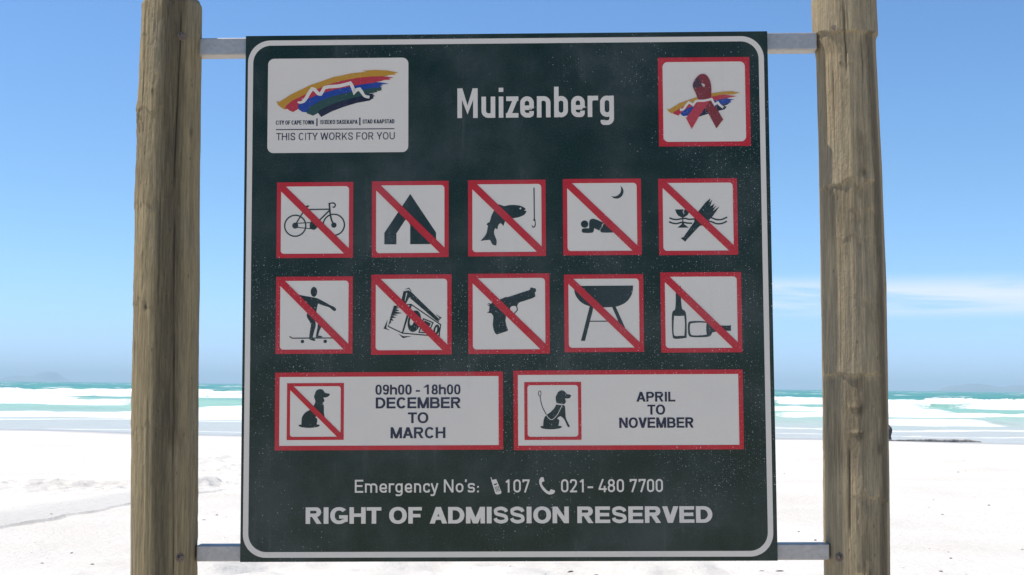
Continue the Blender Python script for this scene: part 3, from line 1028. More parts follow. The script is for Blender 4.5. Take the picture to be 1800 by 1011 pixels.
a.poly(m(ell((542, 592), 82, 138, 30, R(12))), m(ell((512, 586), 26, 62, 20, R(12))))
a.stroke(m([(660, 562), (778, 612), (722, 740), (602, 733)]), 14 * s, True)
a.poly(m([(672, 582), (750, 622), (705, 715), (636, 715)]))
a.poly(m(ell((822, 702), 36, 68, 24, R(12))), m(ell((818, 704), 11, 38, 16, R(12))))
a.make('radio_symbol', M_BLACK, t_)

# ---- pistol
t_ = tile(T['gun']); m = Map(T['gun'], (1025, 1011)); s = m.s
Art(2).poly(m([(385, 330), (470, 295), (495, 297), (780, 205), (785, 180), (800, 175), (830, 186), (848, 183), (858, 225), (840, 238), (848, 290), (810, 312), (690, 350), (652, 360), (630, 376), (616, 410), (628, 462), (580, 512), (520, 508),
                (475, 530), (468, 600), (480, 660), (501, 716), (490, 725), (358, 769), (335, 750), (315, 700), (307, 640), (315, 560), (312, 530), (290, 500), (234, 492), (260, 476), (267, 410), (243, 396), (245, 376), (262, 369), (280, 380), (300, 366), (340, 346)]),
            m([(525, 432), (545, 413), (580, 408), (604, 415), (612, 458), (576, 500), (552, 490), (556, 476), (532, 466)]), m(ell((257, 386), 9, 9, 12))).make('pistol_symbol', M_BLACK, t_)

# ---- barbecue
t_ = tile(T['braai']); m = Map(T['braai'], (415, 405), (65, 543)); s = m.s
a = Art(2)
a.poly(m(catmull([(117, 602), (427, 602), (426, 622), (418, 652), (395, 684), (360, 705), (320, 714), (230, 714), (185, 705), (150, 685), (125, 652), (118, 622)])))
a.poly(m([(199, 708), (219, 712), (172, 890), (151, 890)])).poly(m([(315, 712), (333, 708), (410, 885), (390, 885)]))
a.stroke(m([(198, 788), (358, 788)]), 5 * s)
a.make('barbecue_symbol', M_BLACK, t_)

# ---- bottles
t_ = tile(T['bottle']); m = Map(T['bottle'], (1018, 1011)); s = m.s
a = Art(2)
a.poly(m(catmull([(190, 175), (258, 175), (254, 200), (266, 455), (300, 485), (315, 520), (322, 660), (320, 826), (245, 838), (165, 838), (145, 820), (135, 660), (145, 500), (180, 465), (192, 200)])),
       m(catmull([(165, 550), (230, 552), (295, 548), (301, 660), (292, 802), (235, 803), (185, 806), (160, 790), (157, 660)])))
a.poly(m(catmull([(345, 637), (372, 621), (480, 617), (585, 628), (640, 655), (735, 673), (860, 676), (880, 669), (880, 748), (862, 741), (652, 760), (615, 808), (490, 822), (370, 815), (345, 793), (337, 715)])),
       m(catmull([(368, 650), (400, 641), (490, 636), (575, 640), (568, 715), (574, 790), (480, 798), (385, 795), (367, 770), (361, 700)])))
a.make('bottles_symbol', M_BLACK, t_)


# ---- lettering
def fillet(pts, r, closed=False, seg=7):
    n = len(pts)
    P = [Vector(p) for p in pts]
    o = []
    for i in range(n):
        if not closed and i in (0, n - 1):
            o.append(tuple(P[i])); continue
        a_, p, c_ = P[(i - 1) % n], P[i], P[(i + 1) % n]
        d1 = (a_ - p); d2 = (c_ - p)
        rr_ = min(r, d1.length * 0.499, d2.length * 0.499)
        ang = d1.angle(d2)
        tl = rr_
        p1 = p + d1.normalized() * tl; p2 = p + d2.normalized() * tl
        for k_ in range(seg + 1):
            t = k_ / seg
            # circular-looking quarter via rational bezier weight
            wt = math.sin(ang / 2)
            den = (1 - t) ** 2 + 2 * t * (1 - t) * wt + t * t
            q = ((1 - t) ** 2 * p1 + 2 * t * (1 - t) * wt * p + t * t * p2) / den
            o.append(tuple(q))
    return o


ADV = dict(A=.722, B=.722, C=.722, D=.722, E=.667, F=.611, G=.778, H=.722, I=.278, K=.722, L=.611, M=.833, N=.722, O=.778, P=.667, R=.722, S=.667, T=.611, U=.722, V=.667,
           W=.944, X=.667, Y=.667, h=.611)
ADV.update({c_: .556 for c_ in '0123456789'})
ADV['-'] = .333
ADV[' '] = .278


def grot(a_, ch, X, Yb, wd, H, sw, hw):
    """draw one upright grotesque capital / digit; wd, sw, hw in cap-height units (H mm)"""
    def tr(p): return (X + p[0] * H, Yb + p[1] * H)
    def bar(x0_, y0_, x1_, y1_): a_.poly([tr(p) for p in ((x0_, y0_), (x1_, y0_), (x1_, y1_), (x0_, y1_))])
    def par(xa, ya, xb, yb, w_): a_.poly([tr(p) for p in ((xa - w_ / 2, ya), (xa + w_ / 2, ya), (xb + w_ / 2, yb), (xb - w_ / 2, yb))])
    def st(pts, wds, closed=False): a_.stroke([tr(p) for p in pts], [w_ * H for w_ in wds] if isinstance(wds, list) else wds * H, closed)
    def hollow(x0_, y0_, x1_, y1_, sup=2.35, a0=0, a1=360, n=44):
        """outline of a bowl with vertical stress: thick sides sw, thin top and bottom hw"""
        out_, in_ = [], []
        cx_, cy_, rx, ry = (x0_ + x1_) / 2, (y0_ + y1_) / 2, (x1_ - x0_) / 2, (y1_ - y0_) / 2
        full = abs(a1 - a0) >= 360
        for i in range(n + (0 if full else 1)):
            t = R(a0 + (a1 - a0) * i / n)
            c_, s_ = math.cos(t), math.sin(t)
            e = 2 / sup
            q = (math.copysign(abs(c_) ** e, c_), math.copysign(abs(s_) ** e, s_))
            out_.append(tr((cx_ + rx * q[0], cy_ + ry * q[1])))
            in_.append(tr((cx_ + (rx - sw) * q[0], cy_ + (ry - hw) * q[1])))
        if full: a_.poly(out_, in_)
        else: a_.poly(out_ + in_[::-1])
    def dbowl(x0_, y0_, x1_, y1_):
        """D-shaped bowl, open to the stem on its left"""
        r_ = (y1_ - y0_) / 2
        k_ = min(r_, (x1_ - x0_) * .62)
        def arc(xr, ya, yb, kk):
            rr_ = (yb - ya) / 2
            return [(xr - kk + kk * math.cos(R(t)), (ya + yb) / 2 + rr_ * math.sin(R(t))) for t in range(-90, 91, 9)]
        o1 = [(x0_, y0_)] + arc(x1_, y0_, y1_, k_) + [(x0_, y1_)]
        i1 = [(x0_, y0_ + hw)] + arc(x1_ - sw, y0_ + hw, y1_ - hw, max(.02, k_ - sw * .75)) + [(x0_, y1_ - hw)]
        a_.poly([tr(p) for p in o1 + i1[::-1]])
    md = wd / 2
    dw = sw * 1.12
    if ch in 'BDEFHIKLMNPRh1': 
        if ch not in '1': bar(0, 0, sw if ch != 'I' else wd, 1)
    if ch == 'A':
        par(dw / 2, 0, md, 1, dw); par(wd - dw / 2, 0, md, 1, dw); bar(wd * .24, .22, wd * .76, .22 + hw)
    elif ch == 'B': dbowl(sw * .5, 0, wd, .5 + hw * .5); dbowl(sw * .5, .5 - hw * .5, wd * .95, 1)
    elif ch == 'D': dbowl(sw * .5, 0, wd, 1)
    elif ch == 'P': dbowl(sw * .5, .38, wd, 1)
    elif ch == 'R': dbowl(sw * .5, .42, wd * .95, 1); par(wd - dw * .55, 0, wd * .52, .46, dw)
    elif ch == 'E': bar(sw * .5, 0, wd, hw); bar(sw * .5, .5 - hw * .45, wd * .93, .5 + hw * .55); bar(sw * .5, 1 - hw, wd * .985, 1)
    elif ch == 'F': bar(sw * .5, .5 - hw * .6, wd * .9, .5 + hw * .4); bar(sw * .5, 1 - hw, wd, 1)
    elif ch == 'H': bar(wd - sw, 0, wd, 1); bar(sw * .5, .5 - hw * .4, wd - sw * .5, .5 + hw * .6)
    elif ch == 'L': bar(sw * .5, 0, wd, hw)
    elif ch == 'T': bar(0, 1 - hw, wd, 1); bar(md - sw / 2, 0, md + sw / 2, 1 - hw * .5)
    elif ch == 'K': par(sw * .9, .28, wd - dw * .55, 1, dw); par(wd - dw * .55, 0, wd * .42, .56, dw)
    elif ch == 'M': bar(wd - sw, 0, wd, 1); par(md, 0, sw * .55, 1, dw); par(md, 0, wd - sw * .55, 1, dw)
    elif ch == 'N': bar(wd - sw, 0, wd, 1); par(wd - sw * .52, 0, sw * .52, 1, dw)
    elif ch == 'V': par(md, 0, dw / 2, 1, dw); par(md, 0, wd - dw / 2, 1, dw)
    elif ch == 'W':
        par(wd * .27, 0, dw / 2, 1, dw); par(wd * .27, 0, md, 1, dw); par(wd * .73, 0, md, 1, dw); par(wd * .73, 0, wd - dw / 2, 1, dw)
    elif ch == 'X': par(dw * .55, 0, wd - dw * .6, 1, dw); par(wd - dw * .55, 0, dw * .6, 1, dw)
    elif ch == 'Y': par(md, .38, dw * .55, 1, dw); par(md, .38, wd - dw * .55, 1, dw); bar(md - sw / 2, 0, md + sw / 2, .44)
    elif ch in 'O0': hollow(0, -.012, wd, 1.012, 2.2 if ch == 'O' else 2.5)
    elif ch == 'C': hollow(0, -.012, wd, 1.012, 2.2, 38, 322)
    elif ch == 'G': hollow(0, -.012, wd, 1.012, 2.2, 40, 318); bar(wd - sw * .98, .12, wd - sw * .02, .52); bar(md, .52 - hw, wd - sw * .3, .52)
    elif ch == 'U':
        st(fillet([(sw / 2, 1), (sw / 2, hw / 2), (wd - sw / 2, hw / 2), (wd - sw / 2, 1)], (wd - sw) / 2), sw)
    elif ch == 'S':
        w_ = hw * 1.02
        q = w_ / 2
        pts_ = catmull([(wd - q * 1.15, .70), (wd * .80, .985 - q * 1.6), (md, 1.012 - q), (wd * .18, .985 - q * 1.5), (q * 1.25, .735), (wd * .20, .60 - q * .1), (md, .505), (wd * .80, .41 + q * .1), (wd - q * 1.15, .27), (wd * .82, .01 + q * 1.5), (md, q - .012), (wd * .19, .015 + q * 1.6), (q * 1.05, .31)], False, 4)
        st(pts_, w_)
    elif ch == '1': bar(wd * .42, 0, wd * .42 + sw, 1); par(wd * .05, .70, wd * .42 + sw * .4, .98, sw * 1.2)
    elif ch == '8': hollow(0, -.012, wd, .56, 2.3); hollow(wd * .05, .56 - hw, wd * .95, 1.012, 2.3)
    elif ch == '9':
        hollow(0, .36, wd, 1.012, 2.3)
        st(catmull([(wd - sw / 2, .66), (wd - sw * .55, .38), (wd * .74, .13), (wd * .42, hw / 2), (sw * .45, .20)], False, 5), (sw + hw) / 2)
    elif ch == 'h': st(fillet([(sw * .6, .52), (sw * .75, .70 - hw / 2), (wd * .5, .745 - hw / 2), (wd - sw / 2, .72 - hw / 2), (wd - sw / 2, 0)], (wd - sw) * .35), sw)
    elif ch == '-': bar(0, .28, wd, .28 + hw)


def grot_line(name, txt, box, mat, parent, sw=0.20, hw=0.17, layer=1, bear=0.055, wide=1.0):
    """set a line of grotesque lettering into box (u0, v_base, u1, v_cap) mm"""
    a_ = Art(layer)
    pos, x_ = [], 0.0
    for ch in txt:
        ad = ADV[ch] / .716
        b_ = bear if ch not in 'AVTYWX-' else bear * .2
        if ch == 'I': b_ = (ad - sw) / 2
        if ch != ' ':
            pos.append((ch, x_ + b_, ad - 2 * b_))
        x_ += ad
    lo, hi = pos[0][1], pos[-1][1] + pos[-1][2]
    H = box[3] - box[1]
    k_ = (box[2] - box[0]) / (hi - lo) / H
    for ch, p_, w_ in pos:
        grot(a_, ch, box[0] + (p_ - lo) * k_ * H, box[1], w_ * k_, H, sw, hw)
    return a_.make(name, mat, parent)


def din(ch, wd, sw, xh=0.714):
    """strokes of a narrow grotesque letter: list of (points, closed); cap height 1"""
    h = sw / 2
    l, r_ = h, wd - h
    mid = wd / 2
    rad_ = (r_ - l) / 2 * 1.0
    dn = -0.27
    S = []
    def o(p, f=rad_, c=False): S.append((fillet(p, f, c), c))
    if ch == 'M': S += [([(l, 0), (l, 1)], 0), ([(r_, 0), (r_, 1)], 0), ([(l + h * .2, 1 - h * .2), (mid, .27), (r_ - h * .2, 1 - h * .2)], 0)]
    elif ch == 'N': S += [([(l, 0), (l, 1)], 0), ([(r_, 0), (r_, 1)], 0), ([(l + h * .1, 1 - h * .1), (r_ - h * .1, h * .1)], 0)]
    elif ch == 'E': S += [([(l, 0), (l, 1)], 0)] + [([(l, y_), (wd - (0.06 if y_ == .52 else 0), y_)], 0) for y_ in (h, .52, 1 - h)]
    elif ch == 'u': o([(l, xh), (l, h), (r_, h), (r_, xh * .4)]); S.append(([(r_, 0), (r_, xh)], 0))
    elif ch == 'i': S += [([(mid, 0), (mid, xh)], 0), ([(mid, 1 - sw * .85), (mid, 1.01)], 0)]
    elif ch == 'z': S += [([(0.01, xh - h), (wd, xh - h)], 0), ([(0, h), (wd, h)], 0), ([(wd - h * 1.3, xh - sw * .6), (h * 1.3, sw * .6)], 0)]
    elif ch == 'e': o([(l + h * .5, xh * .46), (r_, xh * .46), (r_, xh * .5)], 0.0); o([(r_, xh * .43), (r_, xh - h), (l, xh - h), (l, h), (r_, h), (r_, xh * .30)])
    elif ch == 'c': o([(r_, xh * .68), (r_, xh - h), (l, xh - h), (l, h), (r_, h), (r_, xh * .32)])
    elif ch == 'n': S.append(([(l, 0), (l, xh)], 0)); o([(l, xh * .55), (l, xh - h), (r_, xh - h), (r_, 0)])
    elif ch == 'm':
        S.append(([(l, 0), (l, xh)], 0))
        o([(l, xh * .6), (l, xh - h), (mid, xh - h), (mid, 0)], rad_ / 2); o([(mid, xh * .6), (mid, xh - h), (r_, xh - h), (r_, 0)], rad_ / 2)
    elif ch == 'b': S.append(([(l, 0), (l, 1.03)], 0)); o([(l, h), (r_, h), (r_, xh - h), (l, xh - h)], rad_, True)
    elif ch == 'g': o([(l, h), (r_, h), (r_, xh - h), (l, xh - h)], rad_, True); S.append(([(r_, 0), (r_, xh)], 0)); o([(r_, xh * .3), (r_, dn + h), (l + h * .2, dn + h), (l + h * .2, dn + sw * 1.1)])
    elif ch == 'r': S.append(([(l, 0), (l, xh)], 0)); o([(l, xh * .5), (l, xh - h), (wd, xh - h)], (wd - l) * .9)
    elif ch == 'y': S += [([(l * .9, xh), (mid + h * .1, 0.02)], 0), (fillet([(r_ + l * .1, xh), (mid - h * .4, dn + sw * .9), (mid - h * 1.2, dn + h), (0.0, dn + h)], .06), 0)]
    elif ch in 'o0':
        t = xh if ch == 'o' else 1
        o([(l, h), (r_, h), (r_, t - h), (l, t - h)], rad_, True)
    elif ch == "'": S.append(([(mid, 1.0), (mid - .03, .80)], 0))
    elif ch == 's': o([(r_, xh * .72), (r_ - .02, xh - h), (l, xh - h), (l, xh * .5), (r_, xh * .5), (r_, h), (l, h), (l - .01, xh * .26)], .12)
    elif ch == ':': S += [([(mid, .0), (mid, sw)], 0), ([(mid, .36), (mid, .36 + sw)], 0)]
    elif ch == '1': S += [([(r_, 0), (r_, 1)], 0), ([(r_, 1 - h * .8), (h * .3, .78)], 0)]
    elif ch == '7': S += [([(0, 1 - h), (wd, 1 - h)], 0), ([(wd - h * .9, 1 - h), (wd * .33, 0)], 0), ([(h, 1), (h, .78)], 0)]
    elif ch == '2': o([(l, .74), (l, 1 - h), (r_, 1 - h), (r_, .62), (l + .02, h), (wd, h)], rad_); S[-1] = (fillet([(l, .72), (l, 1 - h), (r_, 1 - h), (r_, .60), (l + .03, h * 1.1)], rad_), 0); S.append(([(0, h), (wd, h)], 0))
    elif ch == '-': S.append(([(0, .38), (wd, .38)], 0))
    elif ch == '4': S += [([(mid + .03, 1.0), (l * .8, .24)], 0), ([(0.01, .24), (wd, .24)], 0), ([(wd * .74, 0), (wd * .74, .48)], 0)]
    elif ch == '8': o([(l, h), (r_, h), (r_, .53), (l, .53)], rad_, True); o([(l + .02, .53), (r_ - .02, .53), (r_ - .02, 1 - h), (l + .02, 1 - h)], rad_, True)
    return S


def din_line(name, items, base, cap, sw, parent, slope=0.0):
    """items: (char, u0, u1) in mm"""
    a_ = Art(1)
    hgt = cap - base
    for ch, ua, ub in items:
        for pts, cl_ in din(ch, (ub - ua) / hgt, sw):
            a_.stroke([(ua + p[0] * hgt, base + p[1] * hgt + slope * ua) for p in pts], sw * hgt, bool(cl_))
    return a_.make(name, M_WHITE, parent)


# place name, 1800-wide measurements laid along the board in mm
kx = lambda X: -111.3 + (X - 87) * (358.2 / (1730 - 87))
din_line('lettering', [(c_, kx(a0), kx(b0)) for c_, a0, b0 in (('M', 87, 300), ('u', 340, 485), ('i', 522, 570), ('z', 597, 728), ('e', 747, 890), ('n', 922, 1065),
         ('b', 1103, 1248), ('e', 1282, 1424), ('r', 1455, 1565), ('g', 1585, 1730))], 403.2, 472.0, 0.152, sign)
k1 = lambda X: -343.4 + (X - 55) * (279.3 / (1355 - 55))
k2 = lambda X: -4.2 + (X - 65) * (351.3 / (1702 - 65))
din_line('lettering', [(c_, k1(a0), k1(b0)) for c_, a0, b0 in (('E', 57, 145), ('m', 163, 293), ('e', 315, 392), ('r', 412, 470), ('g', 482, 557), ('e', 580, 655), ('n', 677, 750), ('c', 772, 842),
         ('y', 850, 930))], -446.4, -417.6, 0.135, sign)
din_line('lettering', [(c_, k1(a0), k1(b0)) for c_, a0, b0 in (('N', 988, 1088), ('o', 1112, 1192), ("'", 1208, 1232), ('s', 1238, 1312), (':', 1332, 1356))], -446.4, -417.6, 0.135, sign)
din_line('lettering', [(c_, k2(a0), k2(b0)) for c_, a0, b0 in (('1', 65, 104), ('0', 145, 222), ('7', 240, 314))], -447.0, -418.0, 0.135, sign)
din_line('lettering', [(c_, k2(a0), k2(b0)) for c_, a0, b0 in (('0', 642, 718), ('2', 735, 808), ('1', 838, 878), ('-', 918, 976), ('4', 1032, 1118),
         ('8', 1128, 1204), ('0', 1222, 1297), ('7', 1357, 1432), ('7', 1450, 1524), ('0', 1537, 1611), ('0', 1627, 1702))], -447.0, -418.0, 0.135, sign)

# telephones
class Lin:
    def __init__(s_, f): s_.f = f
    def __call__(s_, x, y=None):
        return s_.f(x, y) if y is not None else [s_.f(*p) for p in x]
mp1 = Lin(lambda X, Y: (k1(X), -417.6 - (Y - 82) * (28.8 / 130)))
a = Art(1)
a.poly(mp1([(1482, 90), (1535, 80), (1590, 213), (1580, 228), (1545, 234), (1525, 226)]), mp1([(1508, 131), (1540, 120), (1546, 131), (1514, 143)]))
a.stroke(mp1([(1478, 62), (1492, 95)]), 8 * 0.215)
ph = a.make('mobile_phone_symbol', M_WHITE, sign)
a = Art(2)
for r_i in range(4):
    for c_i in range(3):
        cx, cy = 1524 + c_i * 15 + r_i * 5.0, 163 - c_i * 4.5 + r_i * 13.0
        a.disc(mp1(cx, cy), 1.05)
a.make('keypad', M_GREEN, ph)
mp2 = Lin(lambda X, Y: (k2(X), -418 - (Y - 78) * (29.0 / 130)))
a = Art(1)
a.poly(mp2(catmull([(414, 95), (425, 66), (443, 56), (461, 61), (468, 98), (447, 103), (441, 122), (470, 165), (508, 197), (523, 195), (532, 176), (577, 188), (573, 210), (545, 227), (505, 226), (455, 188), (421, 135)])))
a.make('handset_symbol', M_WHITE, sign)

grot_line('lettering', 'RIGHT OF ADMISSION RESERVED', (-453.2, -515.2, 456.3, -478.6), M_WHITE, sign, 0.275, 0.205, 1, 0.045)

# ---- city logo panel
LG = (-547.5, 325.5, -224.0, 545.0)
lp = Art(1).poly(rrect(*LG, 14)).make('logo_panel', M_WHITE, sign)
m = Map(LG, (1501, 1000), (0, 3)); s = m.s
swt = [
    (M_LNAVY, [(540, 585), (545, 545), (640, 490), (760, 445), (900, 410), (1060, 385), (1140, 383), (1118, 396), (1146, 407), (1124, 418), (1132, 432), (1112, 440), (1090, 456), (950, 480), (800, 525), (680, 570), (572, 626)]),
    (M_LGREEN, [(415, 575), (440, 510), (560, 440), (700, 392), (900, 347), (1080, 318), (1190, 308), (1221, 324), (1208, 334), (1220, 345), (1190, 356), (1165, 352), (1172, 366), (1135, 374), (1090, 380), (1060, 395), (900, 430), (760, 466), (640, 510), (548, 560), (540, 583), (485, 612), (455, 600), (420, 587)]),
    (M_BLUE, [(320, 500), (420, 422), (560, 367), (720, 322), (920, 284), (1140, 260), (1200, 264), (1288, 280), (1205, 290), (1228, 300), (1198, 304), (1214, 314), (1180, 320), (1080, 330), (900, 360), (700, 405), (560, 455), (445, 520), (415, 575), (370, 571), (330, 542)]),
    (M_LRED, [(190, 500), (260, 442), (380, 387), (500, 332), (640, 277), (800, 232), (950, 207), (1100, 196), (1230, 200), (1338, 215), (1290, 226), (1310, 236), (1240, 240), (1215, 250), (1140, 262), (1150, 268), (1050, 278), (920, 297), (720, 335), (560, 380), (420, 437), (325, 497), (325, 540), (272, 572), (235, 556), (208, 536), (190, 541)]),
    (M_YELL, [(95, 458), (128, 461), (250, 385), (450, 290), (700, 205), (900, 165), (1065, 150), (1010, 140), (1150, 132), (1280, 139), (1392, 163), (1340, 172), (1370, 183), (1262, 189), (1285, 198), (1100, 201), (950, 216), (800, 241), (640, 286), (500, 341), (380, 396), (262, 451), (195, 505), (185, 545), (150, 526), (110, 496)]),
]
for i, (mt, P_) in enumerate(swt):
    Art(2 + 0.5 * i).poly(m(P_)).make('brush_stripe', mt, lp)
Art(5).stroke(m(catmull([(318, 468), (365, 470), (408, 430), (440, 375), (475, 328), (500, 336), (540, 378), (565, 384), (585, 355), (612, 315), (760, 300), (882, 271), (900, 300), (925, 366), (950, 342), (982, 336), (1008, 370), (1036, 408), (1087, 421)], False, 3)),
              [6 * s] + [24 * s] * 3 + [36 * s] * 45 + [30 * s] * 6).make('mountain_outline', M_WHITE, lp)
grot_line('lettering', 'CITY OF CAPE TOWN', (-528.3, 391.0, -440.8, 400.6), M_NAVY, lp, 0.175, 0.15, 2, 0.07)
grot_line('lettering', 'ISIXEKO SASEKAPA', (-426.3, 391.7, -340.4, 401.1), M_NAVY, lp, 0.175, 0.15, 2, 0.07)
grot_line('lettering', 'STAD KAAPSTAD', (-328.8, 392.2, -255.8, 401.5), M_NAVY, lp, 0.175, 0.15, 2, 0.07)
a = Art(2)
a.poly(rrect(-435.2, 387.2, -432.4, 405.0, 0)).poly(rrect(-336.6, 388.4, -333.8, 406.2, 0))
a.poly([(-528, 378.6), (-256, 378.6), (-256, 380.6), (-528, 380.6)])
a.make('rule_line', M_NAVY, lp)
grot_line('lettering', 'THIS CITY WORKS FOR YOU', (-527.3, 355.0, -255.0, 371.6), M_NAVY, lp, 0.125, 0.115, 2, 0.09)

# ---- ribbon tile
RB = (349, 334, 557, 539)
t_ = tile(RB, False, 'ribbon_tile', 0.048, 0.055)
m = Map(RB, (1040, 1000), (10, 6)); s = m.s
for i, (mt, P_) in enumerate([
        (M_LNAVY, [(330, 655), (400, 610), (560, 560), (700, 530), (832, 505), (800, 540), (755, 555), (786, 566), (760, 596), (650, 620), (480, 672), (380, 700)]),
        (M_BLUE, [(255, 630), (300, 582), (440, 522), (620, 487), (780, 468), (872, 487), (830, 493), (836, 516), (740, 545), (560, 572), (400, 625), (330, 662), (290, 668), (265, 650)]),
        (M_LRED, [(178, 612), (300, 547), (460, 482), (620, 442), (760, 430), (902, 447), (840, 460), (770, 472), (620, 500), (440, 535), (305, 595), (258, 635), (235, 662), (175, 640)]),
        (M_YELL, [(105, 585), (130, 592), (250, 520), (460, 450), (620, 412), (740, 395), (850, 390), (938, 411), (860, 428), (720, 431), (620, 451), (460, 496), (300, 556), (182, 620), (165, 642), (125, 615)])]):
    Art(2 + 0.5 * i).poly(m(P_)).make('brush_stripe', mt, t_)
a = Art(4.5)
a.poly(m([(742, 710), (665, 808), (600, 685), (540, 575), (520, 480), (600, 470), (625, 505)]))
rb = a.make('ribbon', M_RIB, t_)
a = Art(5)
a.poly(m([(320, 690), (383, 814), (470, 670), (560, 545), (612, 470), (612, 390), (560, 380), (470, 470), (440, 520), (390, 600)]))
a.make('ribbon', M_LRED, t_)
a = Art(5.5)
a.poly(m(catmull([(462, 480), (430, 400), (402, 325), (430, 255), (470, 212), (512, 193), (555, 205), (590, 250), (608, 310), (613, 400), (600, 462), (570, 480)])), m(catmull([(495, 297), (530, 305), (545, 320), (530, 349), (512, 328)])))
a.make('ribbon', M_RIB, t_)
a = Art(6)
a.poly(m(catmull([(402, 325), (430, 258), (462, 225), (480, 250), (492, 296), (505, 322), (470, 345), (420, 358)])))
a.make('ribbon_fold', M_RIBD, t_)
Art(6.5).stroke(m(catmull([(252, 600), (290, 592), (318, 555), (350, 515), (375, 525), (402, 545), (420, 520), (440, 500), (520, 498), (614, 479), (630, 510), (648, 540), (684, 518), (705, 545), (745, 576)], False, 3)), 25 * s).make('mountain_outline', M_WHITE, t_)


# ---- dog notices
def notice(rect, name='notice_panel'):
    u0, v0, u1, v1 = rect
    root = Art(1).poly(rrect(u0, v0, u1, v1, 0)).make(name, M_WHITE, sign)
    Art(2).poly(rrect(u0 - .4, v0 - .4, u1 + .4, v1 + .4, 0), rrect(u0 + 9.6, v0 + 9.6, u1 - 9.6, v1 - 9.6, 0)).make('red_frame', M_RED, root)
    return root


n1 = notice((-524, -351, -10, -177))
tile((-497, -328, -369, -201), True, parent=n1)
m = Map((-497, -328, -369, -201))
Art(2).poly(m(catmull([(500, 178), (525, 130), (570, 108), (610, 108), (645, 125), (670, 165), (700, 180), (745, 185), (766, 200), (738, 235), (698, 253), (652, 255), (652, 275), (666, 300), (660, 330), (632, 352), (655, 400), (660, 540),
                       (682, 620), (748, 752), (738, 778), (708, 768), (640, 650), (580, 595), (535, 585), (505, 610), (535, 630), (541, 670), (530, 735), (580, 742), (585, 765), (530, 785), (400, 798), (260, 785), (206, 760), (215, 742),
                       (258, 740), (262, 650), (277, 590), (320, 530), (405, 475), (468, 412), (500, 350), (503, 310), (485, 260), (486, 215)]))).make('dog_symbol', M_BLACK, n1)
grot_line('lettering', '09h00 - 18h00', (-297.4, -227.4, -105.3, -205.2), M_NAVY, n1, 0.20, 0.165, 2, 0.05)
grot_line('lettering', 'DECEMBER', (-296.6, -258.4, -104.8, -233.8), M_NAVY, n1, 0.222, 0.18, 2, 0.05)
grot_line('lettering', 'TO', (-224.0, -291.6, -177.8, -267.6), M_NAVY, n1, 0.222, 0.18, 2, 0.05)
grot_line('lettering', 'MARCH', (-263.0, -325.4, -139.4, -300.8), M_NAVY, n1, 0.222, 0.18, 2, 0.05)

n2 = notice((14.5, -352.5, 529, -175))
DT = (38.7, -330, 166, -201)
tile(DT, False, parent=n2, rad=0.05)
m = Map(DT, (991, 1011)); s = m.s
a = Art(2)
a.poly(m(catmull([(565, 225), (590, 175), (640, 148), (680, 150), (715, 175), (742, 208), (790, 220), (821, 238), (792, 280), (762, 288), (710, 288), (722, 325), (718, 362), (696, 385), (640, 383), (562, 367), (548, 300), (552, 245)])))
a.poly(m(catmull([(556, 394), (625, 405), (688, 406), (708, 432), (718, 580), (726, 640), (791, 777), (780, 791), (758, 788), (720, 712), (690, 650), (635, 600), (592, 615), (570, 650), (600, 656), (606, 690), (590, 765), (650, 776), (650, 795), (600, 815), (460, 828), (320, 815), (276, 790),
                  (287, 772), (325, 770), (330, 690), (342, 640), (372, 588), (450, 530), (520, 460)])))
a.stroke(m(ell((268, 198), 23, 45, 28)), 11 * s, True)
a.stroke(m(catmull([(272, 243), (290, 350), (322, 455), (385, 575)], False)), 13 * s)
dg2 = a.make('dog_symbol', M_BLACK, n2)
Art(3).stroke(m(catmull([(376, 568), (420, 630), (460, 657), (500, 650), (560, 590), (610, 510), (657, 406)], False)), 10 * s).make('leash_line', M_WHITE, n2)
grot_line('lettering', 'APRIL', (290.2, -245.8, 377.6, -223.8), M_NAVY, n2, 0.222, 0.18, 2, 0.05)
grot_line('lettering', 'TO', (314.8, -274.9, 354.4, -252.6), M_NAVY, n2, 0.222, 0.18, 2, 0.05)
grot_line('lettering', 'NOVEMBER', (251.2, -304.3, 418.2, -281.2), M_NAVY, n2, 0.222, 0.18, 2, 0.05)

# ------------------------------------------------------------------ driftwood and rock at the water's edge
def sz(x, y):
    return float(sand_z(np.array([x]), np.array([y]))[0])


M_DRIFT = simple('driftwood', (0.30, 0.275, 0.245), 0.9, 3.0, 0.6, 0.02)
M_ROCK = simple('wet_dark_rock', (0.045, 0.045, 0.042), 0.75, 2.5, 0.4, 0.03)
LD = 71.5
la, lb = (1556 - 900) / 2300 * LD, (1729 - 900) / 2300 * LD
nn, mm = 90, 22
tt = np.linspace(0, 1, nn)
aa = np.linspace(0, 2 * np.pi, mm, endpoint=False)
TT, AA = np.meshgrid(tt, aa, indexing='ij')
rl = np.interp(tt, [0, 0.03, 0.2, 0.45, 0.7, 0.9, 0.985, 1], [0.01, 0.03, 0.05, 0.07, 0.10, 0.085, 0.035, 0.0])
RL = rl[:, None] * (1 + 0.22 * fbm(np.cos(AA) * 1.5 + 3, np.sin(AA) * 1.5, TT * 14, 3))
lx = la + (lb - la) * tt
lz = np.array([sz(x, LD) for x in lx]) + rl * 0.75
V = np.stack([lx[:, None] + 0 * AA, LD + 0.5 * np.sin(TT * 2.4) + 1.1 * RL * np.cos(AA), lz[:, None] + RL * np.sin(AA)], -1)
V[..., 0] -= la; V[..., 1] -= LD; zb = sz(la, LD); V[..., 2] -= zb
log = grid_mesh('driftwood_log', V, M_DRIFT, wrap=True)
log.location = (la, LD, zb)
tag(log, 'long grey driftwood log lying on the sand at the edge of the water', 'log')

